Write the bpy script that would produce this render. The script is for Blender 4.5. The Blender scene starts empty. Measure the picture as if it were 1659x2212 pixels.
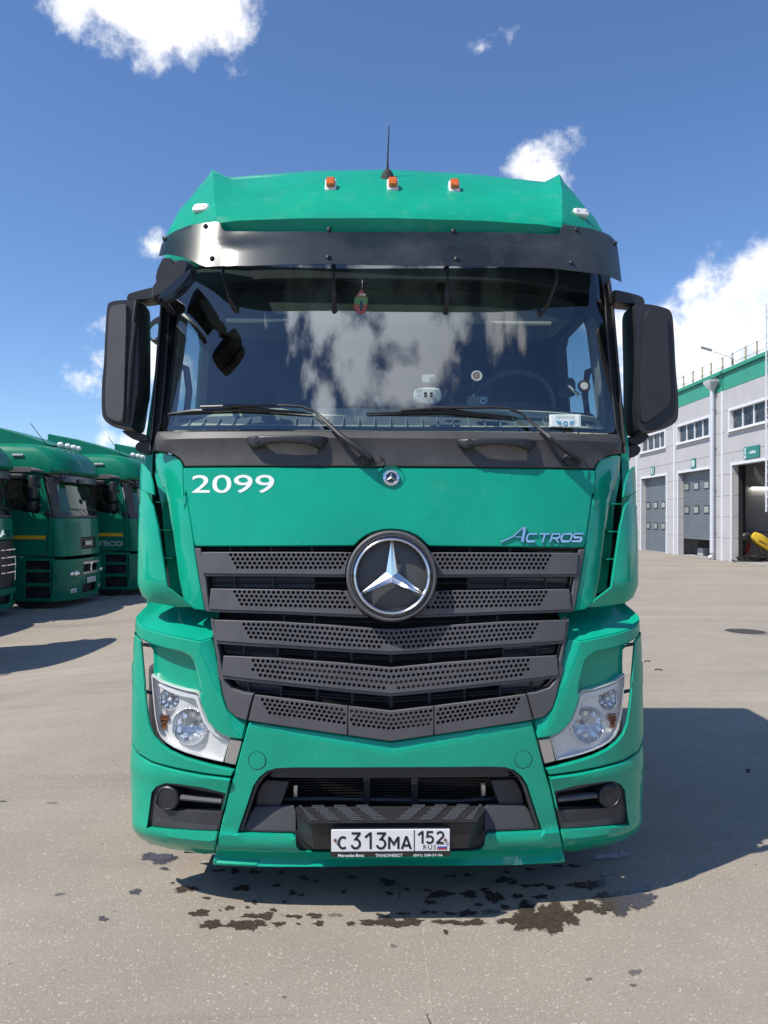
import bpy, bmesh, math, random
import numpy as np
from mathutils import Vector, Matrix
from mathutils.geometry import delaunay_2d_cdt

random.seed(7)
D2R = math.radians
scene = bpy.context.scene
COL = scene.collection

# ------------------------------------------------------------------ camera
H = 1.75                      # eye height
FOC = 1662.0                  # focal length for a picture 1659 x 2212
PITCH = math.atan(12 / FOC)
ROLL = 0.0036
cam_d = bpy.data.cameras.new('camera')
cam = bpy.data.objects.new('camera', cam_d)
COL.objects.link(cam)
cam_d.sensor_fit = 'VERTICAL'
cam_d.sensor_height = 24.0
cam_d.lens = FOC / 2212 * 24.0
cam_d.clip_start = 0.05
cam_d.clip_end = 3000
CAMM = Matrix.Translation((0, 0, H)) @ Matrix.Rotation(math.pi / 2 + PITCH, 4, 'X') @ Matrix.Rotation(ROLL, 4, 'Z')
cam.matrix_world = CAMM
scene.camera = cam

# ------------------------------------------------------------------ light, exposure
SUN_TO = Vector((-0.62, -0.36, 1.0)).normalized()      # towards the sun
sun_d = bpy.data.lights.new('sun', 'SUN')
sun_d.energy = 4.6
sun_d.angle = D2R(0.53)
sun_d.color = (1.0, 0.945, 0.86)
sun = bpy.data.objects.new('sun', sun_d)
COL.objects.link(sun)
sun.rotation_euler = SUN_TO.to_track_quat('Z', 'Y').to_euler()
sun.location = (-12, -8, 20)
scene.view_settings.view_transform = 'Standard'
scene.view_settings.look = 'None'
scene.view_settings.gamma = 1
scene.view_settings.use_curve_mapping = False
scene.view_settings.exposure = 0.30
scene.cycles.max_bounces = 10
scene.cycles.transparent_max_bounces = 16
scene.cycles.caustics_reflective = False
scene.cycles.caustics_refractive = False


def px_dir(px, py):
    v = Vector(((px - 829.5) / FOC, -(py - 1106) / FOC, -1.0))
    d = (CAMM.to_3x3() @ v)
    return d.normalized()


# ------------------------------------------------------------------ sky
world = bpy.data.worlds.new('World')
scene.world = world
world.use_nodes = True
wt = world.node_tree
wt.nodes.clear()


def nd(t, typ, **kw):
    n = t.nodes.new(typ)
    for k, v in kw.items():
        if k.startswith('i_'):
            key = k[2:]
            n.inputs[int(key) if key.isdigit() else key].default_value = v
        else:
            setattr(n, k, v)
    return n


def mth(t, op, a, b=None, c=None, clamp=False):
    n = t.nodes.new('ShaderNodeMath')
    n.operation = op
    n.use_clamp = clamp
    for i, v in enumerate((a, b, c)):
        if v is None:
            continue
        if isinstance(v, (int, float)):
            n.inputs[i].default_value = v
        else:
            t.links.new(v, n.inputs[i])
    return n.outputs[0]


def mixc(t, f, a, b, mode='MIX'):
    n = t.nodes.new('ShaderNodeMix')
    n.data_type = 'RGBA'
    n.blend_type = mode
    for s, v in ((n.inputs['Factor'], f), (n.inputs['A'], a), (n.inputs['B'], b)):
        if isinstance(v, (int, float)):
            s.default_value = v
        elif isinstance(v, tuple):
            s.default_value = (*v, 1) if len(v) == 3 else v
        else:
            t.links.new(v, s)
    return n.outputs['Result']


def smooth(t, x, a, b):
    n = nd(t, 'ShaderNodeMapRange', interpolation_type='SMOOTHSTEP')
    n.inputs['From Min'].default_value = a
    n.inputs['From Max'].default_value = b
    t.links.new(x, n.inputs['Value'])
    return n.outputs['Result']


sky = nd(wt, 'ShaderNodeTexSky', sky_type='NISHITA', sun_disc=False)
sky.sun_elevation = math.asin(SUN_TO.z)
sky.sun_rotation = math.atan2(SUN_TO.x, SUN_TO.y)
sky.altitude = 150
sky.air_density = 1.0
sky.dust_density = 0.2
sky.ozone_density = 1.6
tc = nd(wt, 'ShaderNodeTexCoord')
nrm = nd(wt, 'ShaderNodeVectorMath', operation='NORMALIZE')
wt.links.new(tc.outputs['Generated'], nrm.inputs[0])
DIR = nrm.outputs[0]


def refl_dir(px, py, tilt=14.3, bow=0.16):
    """direction in which the windscreen reflects the ray seen at a picture point"""
    d = px_dir(px, py)
    X = (px - 845) / FOC * 3.65
    n = Vector((math.sin(bow * X), -math.cos(bow * X) * math.cos(D2R(tilt)), math.sin(D2R(tilt)))).normalized()
    return (d - 2 * d.dot(n) * n).normalized()


# clouds: (direction, angular radius)
BL = []
for px, py, r in ((165, -10, 50), (250, -5, 66), (335, 0, 84), (410, 15, 78), (490, 40, 58), (475, 78, 38), (360, 35, 60),
                  (300, -140, 120), (420, -130, 115),
                  (1150, 372, 46), (1185, 372, 54), (1215, 374, 44),
                  (1110, 68, -2), (1080, 48, -14), (1040, 102, -12), (1195, 60, -14),
                  (345, 530, 8), (85, 788, 2),
                  (215, 785, 44), (300, 770, 62), (345, 800, 60), (180, 805, 24),
                  (235, 945, 26), (290, 945, 36), (340, 930, 40),
                  (1390, 760, 75), (1460, 780, 112), (1530, 720, 98), (1600, 690, 110), (1680, 640, 120), (1640, 600, 60),
                  (1640, 780, 110), (1550, 800, 90), (1450, 720, 45), (1350, 730, 60), (1620, 575, 40),
                  (1780, 720, 140), (1930, 700, 180), (-160, 930, 90), (-260, 700, 120)):
    BL.append((px_dir(px, py), r / FOC * 1.25))
for px, py, r in ((690, 690, 60), (770, 700, 90), (830, 760, 90), (900, 700, 100), (940, 770, 95), (990, 690, 60), (1090, 680, 95),
                  (1130, 700, 70), (840, 830, 80), (745, 830, 35), (700, 770, 30), (730, 655, 60), (1180, 740, 50), (900, 840, 90),
                  (860, 640, 90), (960, 620, 80), (780, 900, 60)):
    BL.append((refl_dir(px, py), r / FOC * 1.2))
acc = None
for c, r in BL:
    n = nd(wt, 'ShaderNodeVectorMath', operation='DISTANCE')
    wt.links.new(DIR, n.inputs[0])
    n.inputs[1].default_value = c
    v = mth(wt, 'MULTIPLY_ADD', n.outputs['Value'], -1.0 / .036, r * .86 / .036)
    acc = v if acc is None else mth(wt, 'SMOOTH_MAX', acc, v, 0.35)
nz = nd(wt, 'ShaderNodeTexNoise', i_Scale=20.0, i_Detail=10.0, i_Roughness=0.60)
wt.links.new(DIR, nz.inputs['Vector'])
nz2 = nd(wt, 'ShaderNodeTexNoise', i_Scale=5.0, i_Detail=5.0, i_Roughness=0.55)
wt.links.new(DIR, nz2.inputs['Vector'])
sep = nd(wt, 'ShaderNodeSeparateXYZ')
wt.links.new(DIR, sep.inputs[0])
# sparse fair-weather clouds everywhere outside the frame and low over the horizon
gen = mth(wt, 'MULTIPLY', mth(wt, 'SUBTRACT', nz2.outputs['Fac'], 0.70), 5.0)
behind = smooth(wt, sep.outputs['Y'], 0.35, -0.1)
gen = mth(wt, 'ADD', gen, mth(wt, 'MULTIPLY_ADD', behind, 1.2, -1.6))
acc = mth(wt, 'MINIMUM', mth(wt, 'MAXIMUM', acc, gen), 1.6)
amp = mth(wt, 'MULTIPLY_ADD', behind, -0.6, 4.0)
den = mth(wt, 'MULTIPLY_ADD', mth(wt, 'SUBTRACT', nz.outputs['Fac'], 0.5), amp, acc)
mask = smooth(wt, den, -0.20, 1.0)
# clouds are brightest at their rims and tops, greyer where thick
shade = smooth(wt, mth(wt, 'ADD', den, mth(wt, 'MULTIPLY', mth(wt, 'SUBTRACT', nz2.outputs['Fac'], 0.5), 3.0)), 0.6, 2.6)
ccol = mixc(wt, shade, (10.2, 10.1, 10.0), (6.2, 6.9, 8.0))
sd = nd(wt, 'ShaderNodeVectorMath', operation='DOT_PRODUCT')
wt.links.new(DIR, sd.inputs[0])
sd.inputs[1].default_value = SUN_TO
fwd = smooth(wt, sd.outputs['Value'], 0.35, 0.97)
ccol = mixc(wt, fwd, ccol, (25, 27.5, 31.0))       # towards the sun clouds scatter far more light
blue = mixc(wt, 1.0, sky.outputs['Color'], (0.78, 0.97, 1.24), 'MULTIPLY')
skyc = mixc(wt, mth(wt, 'MULTIPLY', mask, 0.95), blue, ccol)
bg = nd(wt, 'ShaderNodeBackground', i_Strength=0.105)
wt.links.new(skyc, bg.inputs['Color'])
wo = nd(wt, 'ShaderNodeOutputWorld')
wt.links.new(bg.outputs[0], wo.inputs['Surface'])

# ------------------------------------------------------------------ materials
MATS = {}


def mat(name, col, rough=0.5, metal=0.0, coat=0.0, var=0.0, vscale=6.0, bump=0.0, bscale=200.0, spec=0.5, emit=None, dirt=None):
    if name in MATS:
        return MATS[name]
    m = bpy.data.materials.new(name)
    m.use_nodes = True
    t = m.node_tree
    b = t.nodes['Principled BSDF']
    b.inputs['Base Color'].default_value = (*col, 1)
    b.inputs['Roughness'].default_value = rough
    b.inputs['Metallic'].default_value = metal
    b.inputs['Coat Weight'].default_value = coat
    b.inputs['Coat Roughness'].default_value = 0.04
    b.inputs['Specular IOR Level'].default_value = spec
    co = nd(t, 'ShaderNodeTexCoord').outputs['Object']
    if var or dirt:
        n = nd(t, 'ShaderNodeTexNoise', i_Scale=vscale, i_Detail=6.0, i_Roughness=0.65)
        t.links.new(co, n.inputs['Vector'])
        f = smooth(t, n.outputs['Fac'], 0.3, 0.72)
        dk = tuple(c * (1 - var) for c in col)
        lt = tuple(min(1, c * (1 + var)) for c in col)
        c = mixc(t, f, dk, lt)
        if dirt:
            # dust film and specks
            n2 = nd(t, 'ShaderNodeTexNoise', i_Scale=vscale * 2.7, i_Detail=8.0, i_Roughness=0.7)
            t.links.new(co, n2.inputs['Vector'])
            f2 = mth(t, 'MULTIPLY', smooth(t, n2.outputs['Fac'], 0.52, 0.78), dirt)
            c = mixc(t, f2, c, (0.42, 0.38, 0.32))
            vo = nd(t, 'ShaderNodeTexVoronoi', i_Scale=42.0)
            t.links.new(co, vo.inputs['Vector'])
            wn = nd(t, 'ShaderNodeTexNoise', i_Scale=9.0, i_Detail=2.0)
            t.links.new(co, wn.inputs['Vector'])
            sp = mth(t, 'MULTIPLY', smooth(t, vo.outputs['Distance'], 0.085, 0.05), smooth(t, wn.outputs['Fac'], 0.55, 0.62))
            c = mixc(t, mth(t, 'MULTIPLY', sp, 0.6), c, (0.6, 0.6, 0.55))
            rr = mth(t, 'MULTIPLY_ADD', n2.outputs['Fac'], 0.12, rough - 0.05)
            t.links.new(rr, b.inputs['Roughness'])
        t.links.new(c, b.inputs['Base Color'])
    if bump:
        n = nd(t, 'ShaderNodeTexNoise', i_Scale=bscale, i_Detail=3.0)
        t.links.new(co, n.inputs['Vector'])
        bp = nd(t, 'ShaderNodeBump', i_Strength=bump, i_Distance=0.002)
        t.links.new(n.outputs['Fac'], bp.inputs['Height'])
        t.links.new(bp.outputs[0], b.inputs['Normal'])
    if emit:
        b.inputs['Emission Color'].default_value = (*emit[:3], 1)
        b.inputs['Emission Strength'].default_value = emit[3]
    MATS[name] = m
    return m


def glass(name, tint, refl=1.0, ior=1.5, rough=0.0, film=0.0, fcol=(0.5, 0.5, 0.45), fscale=5.0):
    m = bpy.data.materials.new(name)
    m.use_nodes = True
    t = m.node_tree
    t.nodes.clear()
    tr = nd(t, 'ShaderNodeBsdfTransparent')
    tr.inputs[0].default_value = (*tint, 1)
    gl = nd(t, 'ShaderNodeBsdfGlossy', i_Roughness=rough)
    ge = nd(t, 'ShaderNodeNewGeometry')
    dt = nd(t, 'ShaderNodeVectorMath', operation='DOT_PRODUCT')
    t.links.new(ge.outputs['Normal'], dt.inputs[0])
    t.links.new(ge.outputs['Incoming'], dt.inputs[1])
    r0 = ((ior - 1) / (ior + 1)) ** 2 * refl
    om = mth(t, 'SUBTRACT', 1.0, mth(t, 'ABSOLUTE', dt.outputs['Value']))
    f = mth(t, 'MULTIPLY_ADD', mth(t, 'POWER', om, 5.0), 1 - r0, r0, clamp=True)
    mx = nd(t, 'ShaderNodeMixShader')
    t.links.new(f, mx.inputs[0])
    last = tr.outputs[0]
    if film:
        df = nd(t, 'ShaderNodeBsdfDiffuse')
        df.inputs[0].default_value = (*fcol, 1)
        co = nd(t, 'ShaderNodeTexCoord').outputs['Object']
        n = nd(t, 'ShaderNodeTexNoise', i_Scale=fscale, i_Detail=8.0, i_Roughness=0.7)
        t.links.new(co, n.inputs['Vector'])
        ff = mth(t, 'MULTIPLY', smooth(t, n.outputs['Fac'], 0.3, 0.8), film)
        m2 = nd(t, 'ShaderNodeMixShader')
        t.links.new(ff, m2.inputs[0])
        t.links.new(last, m2.inputs[1])
        t.links.new(df.outputs[0], m2.inputs[2])
        last = m2.outputs[0]
    t.links.new(last, mx.inputs[1])
    t.links.new(gl.outputs[0], mx.inputs[2])
    o = nd(t, 'ShaderNodeOutputMaterial')
    t.links.new(mx.outputs[0], o.inputs['Surface'])
    MATS[name] = m
    return m


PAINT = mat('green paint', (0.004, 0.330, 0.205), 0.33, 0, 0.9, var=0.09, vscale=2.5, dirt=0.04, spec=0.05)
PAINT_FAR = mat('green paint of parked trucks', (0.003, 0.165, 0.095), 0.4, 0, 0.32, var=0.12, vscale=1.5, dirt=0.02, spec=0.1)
ROOFP = mat('green roof paint', (0.003, 0.305, 0.185), 0.45, 0, 0.3, var=0.09, vscale=3.0, dirt=0.10, spec=0.1)
PLAS = mat('dark grey plastic', (0.088, 0.086, 0.093), 0.55, var=0.12, vscale=5, bump=0.15, bscale=400)
PLASD = mat('charcoal plastic', (0.042, 0.042, 0.046), 0.55, var=0.15, vscale=6, bump=0.15, bscale=400)
COWL = mat('dark cowl plastic', (0.052, 0.050, 0.050), 0.5, var=0.25, vscale=4, bump=0.2, bscale=350)
BLK = mat('black plastic', (0.022, 0.023, 0.026), 0.45, var=0.2, vscale=8, bump=0.1)
GLBLK = mat('glossy black', (0.012, 0.012, 0.014), 0.12, coat=0.6)
VOID = mat('inner black', (0.008, 0.008, 0.009), 0.8)
CHR = mat('chrome', (0.82, 0.83, 0.85), 0.09, 1.0)
SILV = mat('satin silver', (0.55, 0.54, 0.52), 0.3, 0.85)
RUB = mat('rubber', (0.018, 0.018, 0.018), 0.8, var=0.25, vscale=12, bump=0.4, bscale=120)
WHT = mat('white plastic', (0.75, 0.75, 0.74), 0.4, var=0.05)
AMB = mat('amber lens', (0.62, 0.13, 0.01), 0.15, coat=1.0, var=0.2, vscale=60)
LETT = mat('white lettering film', (0.78, 0.80, 0.80), 0.4)
RUST = mat('rusty bolt', (0.16, 0.07, 0.035), 0.8, var=0.4, vscale=150)
INT = mat('dark cab trim', (0.045, 0.047, 0.05), 0.7, var=0.1)
BEIGE = mat('beige cab trim', (0.80, 0.76, 0.60), 0.7, var=0.06)
DASHG = mat('grey dash trim', (0.17, 0.19, 0.20), 0.65, var=0.1)
SEAT = mat('seat cloth', (0.06, 0.065, 0.075), 0.9, var=0.2, vscale=30)
CURT = mat('light grey curtain cloth', (0.30, 0.31, 0.32), 0.9, var=0.15, vscale=20)
WGL = glass('windscreen glass', (0.58, 0.66, 0.65), 3.5, 1.52, 0.0, film=0.012, fcol=(0.5, 0.52, 0.48))
SGL = glass('side window glass', (0.72, 0.86, 0.88), 1.2, 1.5)
DGL = glass('dark window glass', (0.30, 0.36, 0.36), 1.7, 1.5, 0.0, film=0.03)
VGL = glass('smoked visor acrylic', (0.22, 0.26, 0.25), 1.8, 1.5, 0.22, film=0.5, fcol=(0.13, 0.145, 0.15), fscale=.8)
PGL = glass('depot window glass', (0.30, 0.36, 0.38), .7, 1.45, 0.02, film=.6, fcol=(.20, .24, .28))
LENS = glass('clear lamp lens', (0.93, 0.95, 0.96), 1.3, 1.5, 0.0)

# ------------------------------------------------------------------ object helpers


def tag(o, label=None, cat=None, group=None, kind=None):
    if label: o['label'] = label
    if cat: o['category'] = cat
    if group: o['group'] = group
    if kind: o['kind'] = kind
    return o


def empty(name, loc=(0, 0, 0), rz=0.0):
    o = bpy.data.objects.new(name, None)
    COL.objects.link(o)
    o.location = loc
    o.rotation_euler = (0, 0, rz)
    o.empty_display_size = 0.2
    return o


def meshobj(name, verts, faces, m, parent=None, ang=35, smooth_on=True, recalc=True):
    me = bpy.data.meshes.new(name)
    me.from_pydata([tuple(v) for v in verts], [], faces)
    if recalc:
        bm = bmesh.new()
        bm.from_mesh(me)
        bmesh.ops.recalc_face_normals(bm, faces=bm.faces)
        bm.to_mesh(me)
        bm.free()
    if smooth_on:
        me.shade_smooth()
        me.set_sharp_from_angle(angle=D2R(ang))
    me.materials.append(m)
    o = bpy.data.objects.new(name, me)
    COL.objects.link(o)
    if parent: o.parent = parent
    return o


class MB:
    """collects pieces that together make ONE mesh object"""
    def __init__(s):
        s.v, s.f = [], []

    def add(s, v, f):
        n = len(s.v)
        s.v += [tuple(p) for p in v]
        s.f += [tuple(i + n for i in q) for q in f]
        return s

    def build(s, name, m, parent=None, **k):
        return meshobj(name, s.v, s.f, m, parent, **k)


def g_box(c, s, bev=0.0, R=None, seg=2):
    bm = bmesh.new()
    bmesh.ops.create_cube(bm, size=1)
    for v in bm.verts:
        v.co = Vector((v.co.x * s[0], v.co.y * s[1], v.co.z * s[2]))
    if bev:
        bmesh.ops.bevel(bm, geom=list(bm.edges), offset=bev, segments=seg, affect='EDGES', profile=0.5)
    M = Matrix.Translation(c)
    if R is not None:
        M = M @ R
    bm.transform(M)
    v = [tuple(p.co) for p in bm.verts]
    bm.verts.index_update()
    f = [tuple(p.index for p in q.verts) for q in bm.faces]
    bm.free()
    return v, f


def box(name, c, s, m, parent=None, bev=0.0, R=None, seg=2):
    v, f = g_box(c, s, bev, R, seg)
    return meshobj(name, v, f, m, parent, ang=20)


def g_tube(pts, r, n=8, caps=True, flat=1.0, up=None):
    pts = [Vector(p) for p in pts]
    rs = r if isinstance(r, (list, tuple)) else [r] * len(pts)
    V, F = [], []
    pu = Vector(up) if up else Vector((0, 0, 1))
    for i, p in enumerate(pts):
        d = (pts[min(i + 1, len(pts) - 1)] - pts[max(i - 1, 0)]).normalized()
        a = d.cross(pu)
        if a.length < 1e-3:
            a = d.cross(Vector((1, 0, 0)))
        a.normalize()
        b = a.cross(d)
        for k in range(n):
            th = 2 * math.pi * k / n
            V.append(p + a * (rs[i] * math.cos(th)) + b * (rs[i] * flat * math.sin(th)))
    for i in range(len(pts) - 1):
        for k in range(n):
            F.append((i * n + k, i * n + (k + 1) % n, (i + 1) * n + (k + 1) % n, (i + 1) * n + k))
    if caps:
        F.append(tuple(range(n))[::-1])
        F.append(tuple(range((len(pts) - 1) * n, len(pts) * n)))
    return V, F


def tube(name, pts, r, m, parent=None, n=8, **k):
    v, f = g_tube(pts, r, n, **k)
    return meshobj(name, v, f, m, parent)


def g_lathe(prof, origin, axis, n=32):
    """profile of (radius, distance along axis)"""
    ax = Vector(axis).normalized()
    a = ax.cross(Vector((0, 0, 1)))
    if a.length < 1e-3: a = Vector((1, 0, 0))
    a.normalize()
    b = a.cross(ax)
    o = Vector(origin)
    V, F, rings = [], [], []
    for r, h in prof:
        if r < 1e-6:
            rings.append([len(V)])
            V.append(o + ax * h)
        else:
            rings.append(list(range(len(V), len(V) + n)))
            for k in range(n):
                th = 2 * math.pi * k / n
                V.append(o + ax * h + (a * math.cos(th) + b * math.sin(th)) * r)
    for A, B in zip(rings, rings[1:]):
        for k in range(n):
            if len(A) == 1 and len(B) == 1: continue
            if len(A) == 1: F.append((A[0], B[k], B[(k + 1) % n]))
            elif len(B) == 1: F.append((A[k], A[(k + 1) % n], B[0]))
            else: F.append((A[k], A[(k + 1) % n], B[(k + 1) % n], B[k]))
    return V, F


def lathe(name, prof, origin, axis, m, parent=None, n=32, ang=35):
    v, f = g_lathe(prof, origin, axis, n)
    return meshobj(name, v, f, m, parent, ang=ang)


def g_loft(secs, caps=True, closed=True):
    n = len(secs[0])
    V, F = [], []
    for s in secs: V += [tuple(p) for p in s]
    for i in range(len(secs) - 1):
        for k in range(n if closed else n - 1):
            F.append((i * n + k, i * n + (k + 1) % n, (i + 1) * n + (k + 1) % n, (i + 1) * n + k))
    if caps and closed:
        F.append(tuple(range(n))[::-1])
        F.append(tuple(range((len(secs) - 1) * n, len(secs) * n)))
    return V, F


def loft(name, secs, m, parent=None, ang=35, **k):
    v, f = g_loft(secs, **k)
    return meshobj(name, v, f, m, parent, ang=ang)


def rrect(w, h, r, n=5):
    """rounded rectangle outline centred on 0"""
    P = []
    for cx, cy, a0 in ((w / 2 - r, h / 2 - r, 0), (-w / 2 + r, h / 2 - r, 90), (-w / 2 + r, -h / 2 + r, 180), (w / 2 - r, -h / 2 + r, 270)):
        for k in range(n + 1):
            a = D2R(a0 + 90 * k / n)
            P.append((cx + r * math.cos(a), cy + r * math.sin(a)))
    return P


def prism(name, outline, z0, z1, M, m, parent=None, inset=0.0):
    """outline (u,v) extruded from w=z0 to w=z1 through mapping matrix M"""
    o = [Vector((u, v)) for u, v in outline]
    c = sum(o, Vector((0, 0))) / len(o)
    secs = [[M @ Vector((p.x, p.y, z0)) for p in o]]
    if inset:
        secs.append([M @ Vector((p.x, p.y, z1 - inset)) for p in o])
        secs.append([M @ Vector((*(p + (c - p).normalized() * inset), z1)) for p in o])
    else:
        secs.append([M @ Vector((p.x, p.y, z1)) for p in o])
    return loft(name, secs, m, parent, ang=25)


def resample(pl, mx, closed=True):
    out = []
    n = len(pl)
    for i in range(n if closed else n - 1):
        a, b = pl[i], pl[(i + 1) % n]
        k = max(1, int(math.ceil(math.hypot(b[0] - a[0], b[1] - a[1]) / mx)))
        for j in range(k):
            out.append((a[0] + (b[0] - a[0]) * j / k, a[1] + (b[1] - a[1]) * j / k))
    if not closed: out.append(tuple(pl[-1]))
    return out


def smoothpl(pl, it=2, closed=True, keep=()):
    """chaikin corner cutting"""
    pl = [tuple(p) for p in pl]
    for _ in range(it):
        out = []
        n = len(pl)
        if not closed: out.append(pl[0])
        for i in range(n if closed else n - 1):
            a, b = pl[i], pl[(i + 1) % n]
            out.append(tuple(a[j] * .75 + b[j] * .25 for j in range(len(a))))
            out.append(tuple(a[j] * .25 + b[j] * .75 for j in range(len(a))))
        if not closed: out.append(pl[-1])
        pl = out
    return pl


def inpoly(P, poly):
    x, y = P[:, 0], P[:, 1]
    q = np.array(poly)
    c = np.zeros(len(P), bool)
    j = len(q) - 1
    for i in range(len(q)):
        xi, yi = q[i]
        xj, yj = q[j]
        if yi != yj:
            c ^= ((yi > y) != (yj > y)) & (x < (xj - xi) * (y - yi) / (yj - yi) + xi)
        j = i
    return c


def segdist(P, poly):
    q = np.array(poly)
    a = q
    b = np.roll(q, -1, 0)
    best = np.full(len(P), 1e9)
    for A, B in zip(a, b):
        d = B - A
        L = max(1e-12, (d * d).sum())
        t = np.clip(((P - A) @ d) / L, 0, 1)
        best = np.minimum(best, np.hypot(*(P - A - t[:, None] * d).T))
    return best


def area2(pl):
    return sum(pl[i][0] * pl[(i + 1) % len(pl)][1] - pl[(i + 1) % len(pl)][0] * pl[i][1] for i in range(len(pl)))


def offset_in(pl, d):
    s = 1 if area2(pl) > 0 else -1
    out = []
    n = len(pl)
    for i in range(n):
        p0, p1, p2 = Vector(pl[i - 1]), Vector(pl[i]), Vector(pl[(i + 1) % n])
        e1, e2 = (p1 - p0), (p2 - p1)
        if e1.length < 1e-9 or e2.length < 1e-9:
            out.append(tuple(p1)); continue
        e1.normalize(); e2.normalize()
        nn = Vector((-(e1.y + e2.y), e1.x + e2.x)) * s
        if nn.length < 1e-6:
            out.append(tuple(p1)); continue
        nn.normalize()
        k = 1 / max(0.5, nn.dot(Vector((-e1.y, e1.x)) * s))
        out.append(tuple(p1 + nn * d * k))
    return out


def g_plate(outline, M, t=0.03, bev=0.004, grid=0.05, holes=(), seg=0.03):
    """solid curved plate: outline in (u,v), M(u,v,w) gives the 3-D point, w runs into the body"""
    ol = resample(outline, seg)
    inner = offset_in(ol, bev) if bev else ol
    verts = [Vector(p) for p in inner]
    edges = [(i, (i + 1) % len(inner)) for i in range(len(inner))]
    for h in holes:
        n0 = len(verts)
        verts += [Vector(p) for p in h]
        edges += [(n0 + i, n0 + (i + 1) % len(h)) for i in range(len(h))]
    if grid:
        a = np.array(inner)
        lo, hi = a.min(0), a.max(0)
        gx, gy = np.meshgrid(np.arange(lo[0] + grid / 2, hi[0], grid), np.arange(lo[1] + grid / 2, hi[1], grid))
        P = np.stack([gx.ravel(), gy.ravel()], 1)
        if len(P):
            k = inpoly(P, inner)
            P = P[k]
        if len(P):
            P = P[segdist(P, inner) > grid * .35]
        for h in holes:
            if len(P):
                P = P[~inpoly(P, h)]
                if len(P): P = P[segdist(P, h) > grid * .3]
        verts += [Vector(p) for p in P]
    res = delaunay_2d_cdt(verts, edges, [], 0, 1e-7)
    rv, rf = res[0], res[2]
    cen = np.array([[sum(rv[i][0] for i in f) / 3, sum(rv[i][1] for i in f) / 3] for f in rf])
    keep = inpoly(cen, inner)
    for h in holes:
        hh = np.array(h)
        lo, hi = hh.min(0), hh.max(0)
        cand = (cen[:, 0] > lo[0]) & (cen[:, 0] < hi[0]) & (cen[:, 1] > lo[1]) & (cen[:, 1] < hi[1]) & keep
        idx = np.nonzero(cand)[0]
        if len(idx):
            ins = inpoly(cen[idx], h)
            keep[idx[ins]] = False
    F = [tuple(f) for f, k in zip(rf, keep) if k]
    used = sorted({i for f in F for i in f})
    rm = {o: n for n, o in enumerate(used)}
    P2 = [(rv[i][0], rv[i][1]) for i in used]
    F = [tuple(rm[i] for i in f) for f in F]
    ec = {}
    for f in F:
        for i in range(3):
            e = (f[i], f[(i + 1) % 3])
            ec.setdefault(frozenset(e), []).append(e)
    bd = [v[0] for v in ec.values() if len(v) == 1]
    nP = len(P2)
    V = [M(u, v, 0.0) for u, v in P2]
    back = {i: nP + i for i in range(nP)}
    V += [M(u, v, t) for u, v in P2]
    FF = list(F) + [tuple(back[i] for i in f)[::-1] for f in F]
    nrmls = {}
    hv = set()
    for h in holes:
        for p in h: hv.add((round(p[0], 5), round(p[1], 5)))
    for a, b in bd:
        d = Vector(P2[b]) - Vector(P2[a])
        nv = Vector((d.y, -d.x))
        if nv.length > 0: nv.normalize()
        for i in (a, b): nrmls[i] = nrmls.get(i, Vector((0, 0))) + nv
    ring = {}
    for i, nv in nrmls.items():
        ish = (round(P2[i][0], 5), round(P2[i][1], 5)) in hv
        if bev and not ish and nv.length > 0:
            q = Vector(P2[i]) + nv.normalized() * bev
            ring[i] = (len(V), len(V) + 1)
            V.append(M(q.x, q.y, bev))
            V.append(M(q.x, q.y, t))
    for a, b in bd:
        if a in ring and b in ring:
            FF.append((a, ring[a][0], ring[b][0], b))
            FF.append((ring[a][0], ring[a][1], ring[b][1], ring[b][0]))
            FF.append((ring[a][1], back[a], back[b], ring[b][1]))
        else:
            FF.append((a, back[a], back[b], b))
    return V, FF


def plate(name, outline, M, m, parent=None, ang=30, **k):
    v, f = g_plate(outline, M, **k)
    return meshobj(name, v, f, m, parent, ang=ang)


def mirror_x(o, name=None, parent=None):
    """a mirrored twin of a part (root-local X flipped)"""
    me = o.data.copy()
    me.transform(Matrix.Scale(-1, 4, (1, 0, 0)))
    me.flip_normals()
    c = bpy.data.objects.new(name or o.name.split('.')[0], me)
    COL.objects.link(c)
    c.parent = parent if parent is not None else o.parent
    for k in ('label', 'kind'):
        if k in o: c[k] = o[k]
    return c


def copy_tree(o, parent=None):
    c = o.copy()
    COL.objects.link(c)
    c.parent = parent
    for ch in list(o.children):
        copy_tree(ch, c)
    return c


def textmesh(s, size=1.0, bold=0.0, sx=1.0, ext=0.0, shear=0.0, spacing=1.0, align='LEFT', res=6):
    cu = bpy.data.curves.new('lettering', 'FONT')
    cu.body = s
    cu.size = size
    cu.offset = bold
    cu.extrude = ext
    cu.shear = shear
    cu.space_character = spacing
    cu.align_x = align
    cu.resolution_u = res
    o = bpy.data.objects.new('lettering', cu)
    COL.objects.link(o)
    dg = bpy.context.evaluated_depsgraph_get()
    dg.update()
    me = bpy.data.meshes.new_from_object(o.evaluated_get(dg))
    V = [Vector((v.co.x * sx, v.co.y, v.co.z)) for v in me.vertices]
    F = [tuple(p.vertices) for p in me.polygons]
    bpy.data.objects.remove(o)
    bpy.data.curves.remove(cu)
    return V, F


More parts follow.
